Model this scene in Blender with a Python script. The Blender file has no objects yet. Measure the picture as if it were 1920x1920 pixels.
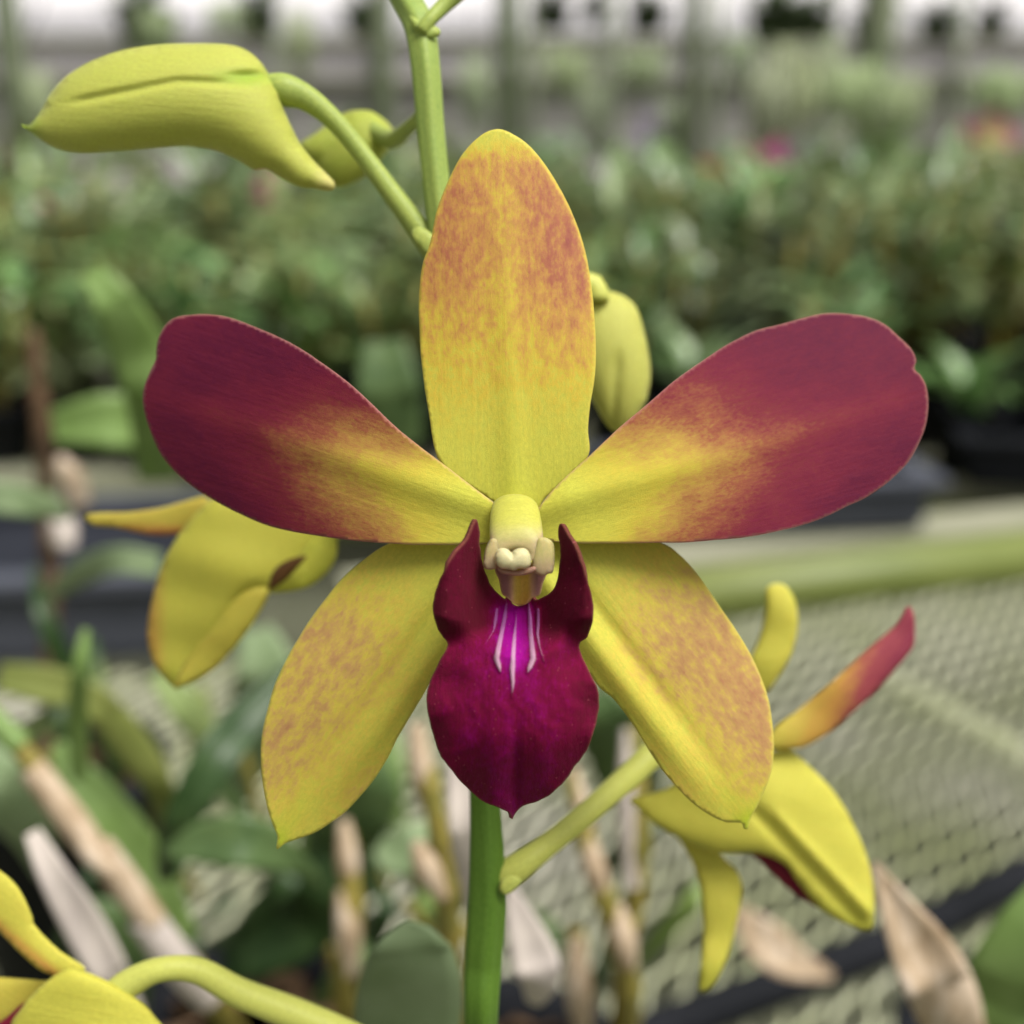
import bpy, math, random
import numpy as np
from mathutils import Vector, Matrix
from mathutils.geometry import delaunay_2d_cdt
R = math.radians
S = bpy.context.scene
C = S.collection

# ------------------------------------------------------------------ camera
PITCH = R(18.0)
FPX = 2318.0                      # focal length in pixels of the 1920 px photograph
CAMZ = 1.15
FOC = 0.110                       # distance of the main bloom
cam_d = bpy.data.cameras.new('camera')
cam = bpy.data.objects.new('camera', cam_d); C.objects.link(cam)
cam.location = (0, 0, CAMZ); cam.rotation_euler = (R(90) - PITCH, 0, 0)
cam_d.sensor_width = 36; cam_d.lens = 36 * FPX / 1920
cam_d.clip_start = 0.005; cam_d.clip_end = 200
cam_d.dof.use_dof = True; cam_d.dof.focus_distance = FOC - 0.001
cam_d.dof.aperture_fstop = cam_d.lens / 2.8; cam_d.dof.aperture_blades = 0
S.camera = cam
# ------------------------------------------------------------------ light
SUN_EL, SUN_AZ = R(62), R(122)    # azimuth clockwise from +Y
w = bpy.data.worlds.new('World'); S.world = w; w.use_nodes = True
wn = w.node_tree.nodes; wl = w.node_tree.links
sky = wn.new('ShaderNodeTexSky'); sky.sky_type = 'NISHITA'; sky.sun_disc = False
sky.sun_elevation = SUN_EL; sky.sun_rotation = SUN_AZ
sky.air_density = 1.0; sky.dust_density = 6.0; sky.ozone_density = 0.6
hs = wn.new('ShaderNodeHueSaturation'); hs.inputs['Saturation'].default_value = 0.10
wl.new(sky.outputs[0], hs.inputs['Color'])
wl.new(hs.outputs[0], wn['Background'].inputs[0])
wn['Background'].inputs[1].default_value = 0.082
sd = bpy.data.lights.new('sun', 'SUN'); sd.energy = 2.75; sd.angle = R(36); sd.color = (1, .965, .9)
so = bpy.data.objects.new('sun', sd); C.objects.link(so)
sdir = Vector((math.sin(SUN_AZ) * math.cos(SUN_EL), math.cos(SUN_AZ) * math.cos(SUN_EL), math.sin(SUN_EL)))
so.rotation_euler = sdir.to_track_quat('Z', 'Y').to_euler()
S.view_settings.view_transform = 'Standard'; S.view_settings.look = 'None'
S.view_settings.exposure = 0.6; S.view_settings.gamma = 1; S.view_settings.use_curve_mapping = False
S.render.engine = 'CYCLES'
S.cycles.max_bounces = 8; S.cycles.transparent_max_bounces = 8

# ------------------------------------------------------------------ helpers
cp, sp_ = math.cos(PITCH), math.sin(PITCH)
FWD = Vector((0, cp, -sp_)); UPV = Vector((0, sp_, cp)); RT = Vector((1, 0, 0))
O = Vector((0, 0, CAMZ))
def P(x, y, d):                    # point seen at photo pixel (x, y), d metres deep
    return O + FWD * d + RT * ((x - 960) / FPX * d) + UPV * ((960 - y) / FPX * d)
def G(x, y, z):                    # point of the level z seen at that pixel
    v = P(x, y, 1) - O
    return O + v * ((z - CAMZ) / v.z)
def Y(x, y, yy):                   # point of the upright plane y = yy
    v = P(x, y, 1) - O
    return O + v * (yy / v.y)
PXM = FOC / FPX                    # metres per photo pixel at the bloom
def sst(a, b, x):
    t = np.clip((x - a) / (b - a), 0, 1); return t * t * (3 - 2 * t)
def lerp(a, b, t): return a + (b - a) * t
def crom(pts, step=4.0, closed=True):
    pts = [np.array(p, float) for p in pts]; n = len(pts); out = []
    for i in range(n if closed else n - 1):
        p0 = pts[(i - 1) % n] if closed or i > 0 else pts[0]
        p1 = pts[i]; p2 = pts[(i + 1) % n]
        p3 = pts[(i + 2) % n] if closed or i + 2 < n else pts[-1]
        m = max(1, int(np.linalg.norm(p2 - p1) / step))
        for k in range(m):
            t = k / m
            out.append(0.5 * ((2 * p1) + (-p0 + p2) * t + (2 * p0 - 5 * p1 + 4 * p2 - p3) * t * t + (-p0 + 3 * p1 - 3 * p2 + p3) * t ** 3))
    if not closed: out.append(pts[-1])
    return np.array(out)
def inside(poly, x, y):
    r = np.zeros(x.shape, bool); n = len(poly); j = n - 1
    for i in range(n):
        xi, yi = poly[i]; xj, yj = poly[j]
        if yi != yj:
            c = ((yi > y) != (yj > y)) & (x < (xj - xi) * (y - yi) / (yj - yi) + xi)
            r ^= c
        j = i
    return r
def dist_poly(poly, x, y):
    d = np.full(x.shape, 1e9)
    for i in range(len(poly)):
        a = poly[i - 1]; b = poly[i]; ab = b - a; L = max(1e-9, ab @ ab)
        t = np.clip(((x - a[0]) * ab[0] + (y - a[1]) * ab[1]) / L, 0, 1)
        d = np.minimum(d, np.hypot(x - a[0] - t * ab[0], y - a[1] - t * ab[1]))
    return d
def triangulate(poly, step):
    x0, y0 = poly.min(0); x1, y1 = poly.max(0)
    gx, gy = np.meshgrid(np.arange(x0, x1, step), np.arange(y0, y1, step * .866))
    gx = gx + (np.arange(gx.shape[0]) % 2)[:, None] * step * .5
    gx, gy = gx.ravel(), gy.ravel()
    k = inside(poly, gx, gy); gx, gy = gx[k], gy[k]
    k = dist_poly(poly, gx, gy) > step * .45; gx, gy = gx[k], gy[k]
    n = len(poly)
    vs = [Vector(p) for p in poly] + [Vector((a, b)) for a, b in zip(gx, gy)]
    v, e, f, *_ = delaunay_2d_cdt(vs, [(i, (i + 1) % n) for i in range(n)], [], 1, 1e-4)
    xy = np.array([(q.x, q.y) for q in v]); return xy, [tuple(q) for q in f]
def link(name, me, mat, parent=None):
    o = bpy.data.objects.new(name, me); C.objects.link(o)
    if mat:
        for m in (mat if isinstance(mat, list) else [mat]): me.materials.append(m)
    if parent: o.parent = parent
    return o
def smooth(me):
    me.polygons.foreach_set('use_smooth', [True] * len(me.polygons)); me.update()
def tag(o, label=None, cat=None, group=None, kind=None):
    if label: o['label'] = label
    if cat: o['category'] = cat
    if group: o['group'] = group
    if kind: o['kind'] = kind
    return o
def empty(name, loc=(0, 0, 0), rz=0):
    e = bpy.data.objects.new(name, None); C.objects.link(e); e.location = loc; e.rotation_euler = (0, 0, rz)
    e.empty_display_size = .02; return e
def unparent_fix(o):               # children of an empty that is not at the origin keep world coordinates
    o.matrix_parent_inverse = Matrix.Translation(o.parent.location).inverted() if o.parent else Matrix()
def set_attr(me, name, arr):
    a = me.attributes.new(name, 'FLOAT_VECTOR', 'POINT')
    a.data.foreach_set('vector', np.asarray(arr, np.float32).ravel())

def sheet(name, outline, axis, depth, pig, mat, parent, base=FOC, step=6.0, thick=0.00035, jit=0.12, seed=0):
    """petal: outline traced in bloom pixels, depth(x, y, t, s) in bloom pixels away from the plane at `base`"""
    poly = crom(outline, 4.0)
    rg = np.random.RandomState(seed)
    j = rg.normal(0, 1, len(poly)); k = np.ones(3) / 3
    j = np.convolve(np.r_[j[-1:], j, j[:1]], k, 'valid')
    jj = np.repeat(rg.normal(0, 1, len(poly) // 9 + 2), 9)[:len(poly)]; jj = np.convolve(np.r_[jj[-4:], jj, jj[:4]], np.ones(9) / 9, 'valid')
    nrm = np.roll(poly, -1, 0) - np.roll(poly, 1, 0); nrm = np.c_[nrm[:, 1], -nrm[:, 0]] / (np.linalg.norm(nrm, axis=1)[:, None] + 1e-9)
    poly = poly + nrm * (j * jit + jj * jit * 2.2)[:, None]
    xy, f = triangulate(poly, step)
    (bx, by), (tx, ty) = axis; L = math.hypot(tx - bx, ty - by); ax, ay = (tx - bx) / L, (ty - by) / L
    x, y = xy[:, 0], xy[:, 1]
    t = ((x - bx) * ax + (y - by) * ay) / L; s = (-(x - bx) * ay + (y - by) * ax)
    d = depth(x, y, t, s)
    dist = dist_poly(poly, x, y)
    vs = [P(a, b, base + c * PXM) for a, b, c in zip(x, y, d)]
    me = bpy.data.meshes.new(name)
    n0 = len(vs)
    f = [q if ((xy[q[1]] - xy[q[0]])[0] * (xy[q[2]] - xy[q[0]])[1] - (xy[q[1]] - xy[q[0]])[1] * (xy[q[2]] - xy[q[0]])[0]) < 0 else q[::-1] for q in f]
    me.from_pydata(vs, [], f)
    pg = pig(x, y, t, s, dist)
    set_attr(me, 'pig', np.c_[pg[0], np.clip(1 - dist / 4.0, 0, 1), pg[1]])
    set_attr(me, 'lay', np.c_[t * L * PXM * 1000, s * PXM * 1000, np.zeros(n0)])
    if name == 'lip': set_attr(me, 'mark', np.c_[mark(x, y), sst(1140, 1250, y), np.zeros(n0)])
    smooth(me)
    o = link(name, me, mat, parent)
    m = o.modifiers.new('Solidify', 'SOLIDIFY'); m.thickness = thick; m.offset = -1
    return o

def nz(x, y, s, seed=0):
    rg = np.random.RandomState(seed); o = 0
    for k in range(4):
        a, b, c = rg.uniform(-1, 1, 2), rg.uniform(0, 6.28), rg.uniform(.5, 1)
        o = o + c * np.sin((x * a[0] + y * a[1]) / s + b)
    return o / 3
def wav(x, y):
    return 5 * nz(x, y, 45, 13) + 3 * nz(x, y, 18, 14)
def inflate(name, outline, mat, parent, base, step=8.0, flat=1.0, crease=None, back=0.9, pig=None, axis=None, bend=None):
    """rounded solid from an outline in photo pixels at depth `base` (metres)"""
    poly = crom(outline, step * .8)
    xy, f = triangulate(poly, step)
    n = len(xy); E = set()
    for q in f:
        for a, b in zip(q, q[1:] + q[:1]): E.add((min(a, b), max(a, b)))
    E = np.array(list(E)); deg = np.bincount(E.ravel(), minlength=n).astype(float)
    bd = dist_poly(poly, xy[:, 0], xy[:, 1]) < 1e-2
    u = np.zeros(n); h2 = step * step
    for it in range(1500):
        s = np.bincount(E[:, 0], u[E[:, 1]], n) + np.bincount(E[:, 1], u[E[:, 0]], n)
        un = s / deg + h2 / 4.0 * 1.0; un[bd] = 0
        u = u + 1.0 * (un - u)
    h = np.sqrt(np.maximum(2 * u, 0)) * flat
    x, y = xy[:, 0], xy[:, 1]
    if axis is None: axis = (tuple(poly[0]), tuple(poly[len(poly) // 2]))
    (bx, by), (tx, ty) = axis; L = math.hypot(tx - bx, ty - by); ax, ay = (tx - bx) / L, (ty - by) / L
    t = ((x - bx) * ax + (y - by) * ay) / L; s = (-(x - bx) * ay + (y - by) * ax)
    hf = h.copy()
    if crease is not None: hf = hf - crease(x, y, t, s) * np.clip(h / (h.max() * .3), 0, 1)
    px = base / FPX
    off = bend(x, y, t, s) if bend else np.zeros(n)
    if mat.name.startswith('yellow_flower'): off = off + 2.2 * wav(x, y)
    front = [P(a, b, base + (o_ - c) * px) for a, b, c, o_ in zip(x, y, hf, off)]
    idx = {}; bk = []
    for i in range(n):
        if bd[i]: idx[i] = i
        else: idx[i] = n + len(bk); bk.append(P(x[i], y[i], base + (off[i] + h[i] * back) * px))
    def area(q): a, b, c = xy[q[0]], xy[q[1]], xy[q[2]]; return (b - a)[0] * (c - a)[1] - (b - a)[1] * (c - a)[0]
    f = [q if area(q) < 0 else q[::-1] for q in f]
    fb = [tuple(idx[i] for i in q[::-1]) for q in f]
    fb = [q for q, q0 in zip(fb, f) if not all(bd[i] for i in q0)]
    me = bpy.data.meshes.new(name); me.from_pydata(front + bk, [], f + fb)
    if pig is None: pg = (np.zeros(n), np.zeros(n))
    else: pg = pig(x, y, t, s)
    inn = [i for i in range(n) if not bd[i]]
    A = np.c_[pg[0], np.zeros(n), pg[1]]; Bv = np.c_[t * L * px * 1000, s * px * 1000, np.zeros(n)]
    set_attr(me, 'pig', np.r_[A, A[inn]]); set_attr(me, 'lay', np.r_[Bv, Bv[inn]])
    smooth(me); return link(name, me, mat, parent)

def tube_w(name, pts, rad, mat, parent=None, seg=14, cap=True, ridge=0.0, pigs=None):
    """pts: world points; rad: metres"""
    pts = [Vector(p) for p in pts]; n = len(pts); vs = []; fs = []
    up = Vector((0.1, 0.9, .3)).normalized(); pg = []
    for i, p in enumerate(pts):
        tg = (pts[min(i + 1, n - 1)] - pts[max(i - 1, 0)]).normalized()
        a = tg.cross(up); a = a.normalized() if a.length > 1e-4 else tg.orthogonal().normalized()
        b = tg.cross(a).normalized()
        for k in range(seg):
            an = 2 * math.pi * k / seg
            r = rad[i] * (1 + ridge * math.cos(an * 5))
            vs.append(p + (a * math.cos(an) + b * math.sin(an)) * r); pg.append(pigs[i] if pigs else 0)
    for i in range(n - 1):
        for k in range(seg):
            fs.append((i * seg + k, i * seg + (k + 1) % seg, (i + 1) * seg + (k + 1) % seg, (i + 1) * seg + k))
    if cap: fs.append(tuple(range(seg))[::-1]); fs.append(tuple((n - 1) * seg + k for k in range(seg)))
    me = bpy.data.meshes.new(name); me.from_pydata(vs, [], fs); me.update()
    L = [0]
    for i in range(1, n): L.append(L[-1] + (pts[i] - pts[i - 1]).length * 1000)
    set_attr(me, 'pig', [(g, 0, 0) for g in pg])
    set_attr(me, 'lay', [(L[i // seg], (i % seg) / seg * 2 * math.pi * rad[i // seg] * 1000, 0) for i in range(n * seg)])
    smooth(me); return link(name, me, mat, parent)
def spath(pts, step=8.0):
    """pts: (px, py, depth m, radius px) -> smooth world path + radii"""
    A = []
    n = len(pts); q = [np.array(p, float) for p in pts]
    for i in range(n - 1):
        p0 = q[max(i - 1, 0)]; p1 = q[i]; p2 = q[i + 1]; p3 = q[min(i + 2, n - 1)]
        m = max(2, int(np.linalg.norm((p2 - p1)[:2]) / step))
        for k in range(m):
            t = k / m
            A.append(0.5 * ((2 * p1) + (-p0 + p2) * t + (2 * p0 - 5 * p1 + 4 * p2 - p3) * t * t + (-p0 + 3 * p1 - 3 * p2 + p3) * t ** 3))
    A.append(q[-1])
    return [P(a[0], a[1], a[2]) for a in A], [a[3] * a[2] / FPX for a in A], A
def tube(name, pts, mat, parent=None, **k):
    w_, r_, _ = spath(pts); return tube_w(name, w_, r_, mat, parent, **k)

class MB:
    def __init__(s): s.v = []; s.f = []
    def box(s, c, d, rz=0):
        x, y, z = d[0] / 2, d[1] / 2, d[2] / 2; n = len(s.v); M = Matrix.Rotation(rz, 3, 'Z')
        for q in ((-x, -y, -z), (x, -y, -z), (x, y, -z), (-x, y, -z), (-x, -y, z), (x, -y, z), (x, y, z), (-x, y, z)):
            s.v.append(Vector(c) + M @ Vector(q))
        for q in ((0, 3, 2, 1), (4, 5, 6, 7), (0, 1, 5, 4), (1, 2, 6, 5), (2, 3, 7, 6), (3, 0, 4, 7)): s.f.append(tuple(n + i for i in q))
    def bar(s, a, b, r, seg=8, r2=None):
        a, b = Vector(a), Vector(b); t = (b - a).normalized(); u = t.orthogonal().normalized(); v = t.cross(u); n = len(s.v)
        for p, rr in ((a, r), (b, r if r2 is None else r2)):
            for k in range(seg):
                an = 2 * math.pi * k / seg; s.v.append(p + (u * math.cos(an) + v * math.sin(an)) * rr)
        for k in range(seg): s.f.append((n + k, n + (k + 1) % seg, n + seg + (k + 1) % seg, n + seg + k))
        s.f.append(tuple(n + k for k in range(seg))[::-1]); s.f.append(tuple(n + seg + k for k in range(seg)))
    def lathe(s, c, prof, seg=16):
        n = len(s.v); c = Vector(c)
        for r, z in prof:
            for k in range(seg):
                an = 2 * math.pi * k / seg; s.v.append(c + Vector((r * math.cos(an), r * math.sin(an), z)))
        for i in range(len(prof) - 1):
            for k in range(seg): s.f.append((n + i * seg + k, n + i * seg + (k + 1) % seg, n + (i + 1) * seg + (k + 1) % seg, n + (i + 1) * seg + k))
    def blade(s, base, az, length, width, rise, droop, seg=9, twist=0, fold=.25, tip=.5):
        """arching strap leaf with a folded midrib"""
        n = len(s.v); p = Vector(base); d = Vector((math.cos(az), math.sin(az), 0)); side = Vector((-math.sin(az), math.cos(az), 0))
        el = rise; st = length / seg
        for i in range(seg + 1):
            t = i / seg; wd = width * (math.sin(math.pi * (0.12 + .88 * t) ** (0.75)) * .9 + .1) if t > .0 else width * .35
            if i == seg: wd = width * .05
            sd = side * math.cos(twist * t) + Vector((0, 0, 1)) * math.sin(twist * t)
            nr = (d * -math.sin(el) + Vector((0, 0, math.cos(el))))
            s.v += [p - sd * wd * .5 + nr * wd * fold, p.copy(), p + sd * wd * .5 + nr * wd * fold]
            p = p + (d * math.cos(el) + Vector((0, 0, math.sin(el)))) * st; el -= droop / seg
        for i in range(seg):
            a = n + i * 3
            s.f += [(a, a + 1, a + 4, a + 3), (a + 1, a + 2, a + 5, a + 4)]
    def ball(s, c, r, seg=10, ring=6, sq=(1, 1, 1)):
        n = len(s.v); c = Vector(c)
        for i in range(ring + 1):
            th = math.pi * i / ring
            for k in range(seg):
                an = 2 * math.pi * k / seg
                s.v.append(c + Vector((r * sq[0] * math.sin(th) * math.cos(an), r * sq[1] * math.sin(th) * math.sin(an), r * sq[2] * math.cos(th))))
        for i in range(ring):
            for k in range(seg): s.f.append((n + i * seg + k, n + (i + 1) * seg + k, n + (i + 1) * seg + (k + 1) % seg, n + i * seg + (k + 1) % seg))
    def build(s, name, mat, parent=None, sm=True):
        me = bpy.data.meshes.new(name); me.from_pydata([tuple(v) for v in s.v], [], s.f); me.update()
        if sm: smooth(me)
        return link(name, me, mat, parent)

# ------------------------------------------------------------------ materials
def node(nt, t, **k):
    n = nt.nodes.new(t)
    for a, b in k.items(): setattr(n, a, b)
    return n
def ramp(nt, stops, interp='LINEAR'):
    n = nt.nodes.new('ShaderNodeValToRGB'); cr = n.color_ramp; cr.interpolation = interp
    while len(cr.elements) > 1: cr.elements.remove(cr.elements[0])
    cr.elements[0].position = stops[0][0]; cr.elements[0].color = (*stops[0][1], 1)
    for p, c in stops[1:]:
        e = cr.elements.new(p); e.color = (*c, 1)
    return n
def math_(nt, op, a, b=None, c=None):
    n = nt.nodes.new('ShaderNodeMath'); n.operation = op
    for i, q in enumerate((a, b, c)):
        if q is None: continue
        if isinstance(q, (int, float)): n.inputs[i].default_value = q
        else: nt.links.new(q, n.inputs[i])
    return n.outputs[0]
def mixc(nt, f, a, b, mode='MIX'):
    n = nt.nodes.new('ShaderNodeMix'); n.data_type = 'RGBA'; n.blend_type = mode
    for i, q in ((0, f), (6, a), (7, b)):
        if isinstance(q, (int, float)): n.inputs[i].default_value = q
        elif isinstance(q, tuple): n.inputs[i].default_value = (*q, 1)
        else: nt.links.new(q, n.inputs[i])
    return n.outputs[2]
def noise(nt, vec, scale, detail=3, rough=.55, dims='3D'):
    n = nt.nodes.new('ShaderNodeTexNoise'); n.inputs['Scale'].default_value = scale; n.inputs['Detail'].default_value = detail; n.inputs['Roughness'].default_value = rough
    if vec is not None: nt.links.new(vec, n.inputs['Vector'])
    return n.outputs['Fac']
def newmat(name):
    m = bpy.data.materials.new(name); m.use_nodes = True; nt = m.node_tree
    return m, nt, nt.nodes['Principled BSDF'], nt.nodes['Material Output']
def mapping(nt, vec, scale):
    n = nt.nodes.new('ShaderNodeMapping'); n.inputs['Scale'].default_value = scale; nt.links.new(vec, n.inputs['Vector']); return n.outputs[0]

def petal_mat(name, stops, rim, green=(0.42, .5, .03), speck=.35, rough=.5, sheen=.05, trans=.12, veins=.06, spec=.2, bump=.42, stretch=.35, extra=None, patch=.85):
    """pig.x = pigment amount, pig.y = margin, pig.z = green/other amount; lay = millimetres along/across the petal"""
    m, nt, bs, out = newmat(name)
    ap = node(nt, 'ShaderNodeAttribute', attribute_name='pig'); al = node(nt, 'ShaderNodeAttribute', attribute_name='lay')
    sx = node(nt, 'ShaderNodeSeparateXYZ'); nt.links.new(ap.outputs['Vector'], sx.inputs[0])
    L = al.outputs['Vector']
    n0 = noise(nt, mapping(nt, L, (.6, 1, 1)), .38, 2, .5)              # broad blotches
    n1 = noise(nt, mapping(nt, L, (stretch, 1, 1)), 1.1, 5, .62)        # patches
    n2 = noise(nt, mapping(nt, L, (.6, 1, 1)), 3.4, 4, .65)             # fine mottling
    n3 = noise(nt, L, 14, 2, .6)                                      # cells
    n4 = noise(nt, mapping(nt, L, (.07, 1, 1)), 2.6, 2, .5)             # veins
    a = math_(nt, 'SUBTRACT', n1, .5); b = math_(nt, 'SUBTRACT', n2, .5); c = math_(nt, 'SUBTRACT', n3, .5); dv = math_(nt, 'SUBTRACT', n4, .5)
    x = sx.outputs[0]
    bell = math_(nt, 'MULTIPLY', math_(nt, 'MINIMUM', math_(nt, 'MULTIPLY', x, 4.0), 1.0), 1.0)
    mod = math_(nt, 'ADD', math_(nt, 'MULTIPLY', a, speck * patch), math_(nt, 'ADD', math_(nt, 'MULTIPLY', b, speck * 1.5), math_(nt, 'MULTIPLY', c, speck * .7)))
    mod = math_(nt, 'ADD', mod, math_(nt, 'MULTIPLY', math_(nt, 'SUBTRACT', n0, .5), speck * .55))
    fac = math_(nt, 'ADD', x, math_(nt, 'MULTIPLY', mod, bell))
    fac = math_(nt, 'ADD', fac, math_(nt, 'MULTIPLY', dv, veins * 2))
    cr = ramp(nt, stops); nt.links.new(fac, cr.inputs[0])
    col = mixc(nt, sx.outputs[2], cr.outputs[0], green)
    var = math_(nt, 'ADD', 1.0, math_(nt, 'ADD', math_(nt, 'MULTIPLY', c, .55), math_(nt, 'ADD', math_(nt, 'MULTIPLY', b, .5), math_(nt, 'MULTIPLY', dv, .14))))
    hv = node(nt, 'ShaderNodeHueSaturation'); nt.links.new(col, hv.inputs['Color']); nt.links.new(var, hv.inputs['Value'])
    rimf = math_(nt, 'MULTIPLY', math_(nt, 'POWER', sx.outputs[1], 1.3), .62)
    col = mixc(nt, rimf, hv.outputs[0], rim)
    if extra: col = extra(nt, col, L)
    nt.links.new(col, bs.inputs['Base Color'])
    bs.inputs['Roughness'].default_value = rough; bs.inputs['Specular IOR Level'].default_value = spec
    bs.inputs['Sheen Weight'].default_value = sheen; bs.inputs['Sheen Roughness'].default_value = .4
    bs.inputs['Subsurface Weight'].default_value = trans; bs.inputs['Subsurface Radius'].default_value = (1, .6, .25); bs.inputs['Subsurface Scale'].default_value = .0012
    bp = node(nt, 'ShaderNodeBump'); bp.inputs['Strength'].default_value = bump; bp.inputs['Distance'].default_value = .0002
    hgt = math_(nt, 'ADD', math_(nt, 'MULTIPLY', n3, .5), math_(nt, 'ADD', math_(nt, 'MULTIPLY', n4, .45), math_(nt, 'MULTIPLY', n1, .9)))
    nt.links.new(hgt, bp.inputs['Height']); nt.links.new(bp.outputs[0], bs.inputs['Normal'])
    tr = node(nt, 'ShaderNodeBsdfTranslucent'); nt.links.new(col, tr.inputs[0])
    mx = node(nt, 'ShaderNodeMixShader'); mx.inputs[0].default_value = .16
    nt.links.new(bs.outputs[0], mx.inputs[1]); nt.links.new(tr.outputs[0], mx.inputs[2]); nt.links.new(mx.outputs[0], out.inputs[0])
    return m
YEL = (.56, .55, .075); YEL2 = (.60, .52, .03)
M_dorsal = petal_mat('dorsal_sepal_skin', [(0, YEL), (.25, (.60, .45, .05)), (.5, (.52, .28, .065)), (.78, (.38, .13, .065)), (1, (.30, .08, .06))], (.62, .50, .10), speck=.5, stretch=.6, patch=1.9)
M_petL = petal_mat('petal_skin', [(0, YEL), (.18, (.54, .45, .055)), (.36, (.41, .24, .055)), (.52, (.27, .085, .042)), (.66, (.185, .026, .034)), (.80, (.155, .014, .034)), (1, (.095, .008, .03))], (.42, .2, .17), speck=.25, sheen=.03, stretch=.5, veins=.02, spec=.1, rough=.6)
M_lat = petal_mat('lateral_sepal_skin', [(0, YEL), (.25, (.60, .47, .07)), (.55, (.47, .28, .10)), (.85, (.36, .16, .085)), (1, (.30, .10, .08))], (.62, .54, .12), speck=.5, stretch=.6, patch=1.9)
def lip_extra(nt, col, L):
    am = node(nt, 'ShaderNodeAttribute', attribute_name='mark'); sx = node(nt, 'ShaderNodeSeparateXYZ'); nt.links.new(am.outputs['Vector'], sx.inputs[0])
    g = noise(nt, L, 9, 3, .7)
    f = math_(nt, 'SUBTRACT', math_(nt, 'MULTIPLY', sx.outputs[0], 1.7), math_(nt, 'MULTIPLY', g, 1.25)); f = math_(nt, 'MINIMUM', math_(nt, 'MAXIMUM', f, 0.0), .66)
    mk = mixc(nt, sx.outputs[1], (.42, .15, .42), (.66, .44, .54))
    col = mixc(nt, f, col, mk)
    v = nt.nodes.new('ShaderNodeTexVoronoi'); v.inputs['Scale'].default_value = 1.5; nt.links.new(L, v.inputs['Vector'])
    sp = math_(nt, 'MULTIPLY', math_(nt, 'LESS_THAN', v.outputs['Distance'], .085), .4)
    col = mixc(nt, sp, col, (.5, .12, .16))
    g2 = noise(nt, L, 16, 2, .6); vf = math_(nt, 'ADD', .55, math_(nt, 'MULTIPLY', g2, .9))
    hv = node(nt, 'ShaderNodeHueSaturation'); nt.links.new(col, hv.inputs['Color']); nt.links.new(vf, hv.inputs['Value'])
    return hv.outputs[0]
M_lip = petal_mat('lip_skin', [(0, (.33, .002, .25)), (.3, (.22, .001, .09)), (.55, (.155, .001, .032)), (.8, (.11, .003, .020)), (1, (.075, .003, .012))], (.22, .08, .05), green=(.085, .007, .010), speck=.5, extra=lip_extra, rough=.62, sheen=.03, spec=.08, bump=.9, trans=.05, veins=.01, stretch=.8)
M_white = petal_mat('callus_skin', [(0, (.34, .12, .34)), (.5, (.48, .24, .50)), (1, (.62, .44, .50))], (.7, .5, .7), speck=.8, bump=1.5)
M_col = petal_mat('column_skin', [(0, (.50, .49, .085)), (.35, (.50, .46, .16)), (.6, (.46, .35, .19)), (1, (.34, .24, .19))], (.8, .7, .3), speck=.1, rough=.4, trans=.35, bump=.1)
M_cap = petal_mat('anther_skin', [(0, (.62, .57, .32)), (1, (.62, .56, .28))], (.84, .79, .5), speck=.1, rough=.35, trans=.3, bump=.15)
M_throat = petal_mat('throat_skin', [(0, (.52, .40, .06)), (.5, (.42, .26, .14)), (1, (.25, .12, .11))], (.74, .6, .2), speck=.1, rough=.45, trans=.3, bump=.1)
M_bud = petal_mat('bud_skin', [(0, (.50, .50, .10)), (.6, (.33, .44, .05)), (1, (.22, .36, .03))], (.6, .6, .1), green=(.60, .54, .20), speck=.3, rough=.45, trans=.2, bump=.5)
M_yf = petal_mat('yellow_flower_skin', [(0, (.56, .53, .075)), (.5, (.6, .32, .07)), (.75, (.36, .07, .08)), (1, (.22, .025, .06))], (.8, .66, .1), green=(.42, .5, .04), speck=.3, rough=.5, trans=.2, bump=.6, veins=.06)
M_dark = petal_mat('dark_lip_skin', [(0, (.15, .006, .02)), (1, (.07, .002, .01))], (.2, .02, .03), speck=.1)
M_dark2 = petal_mat('brown_throat_skin', [(0, (.10, .045, .012)), (1, (.05, .02, .008))], (.2, .1, .03), speck=.1)
M_stem = petal_mat('stem_skin', [(0, (.075, .16, .012)), (.5, (.22, .34, .08)), (1, (.56, .58, .13))], (.4, .5, .1), speck=.16, rough=.4, trans=.1, bump=.15, stretch=.1)

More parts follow.
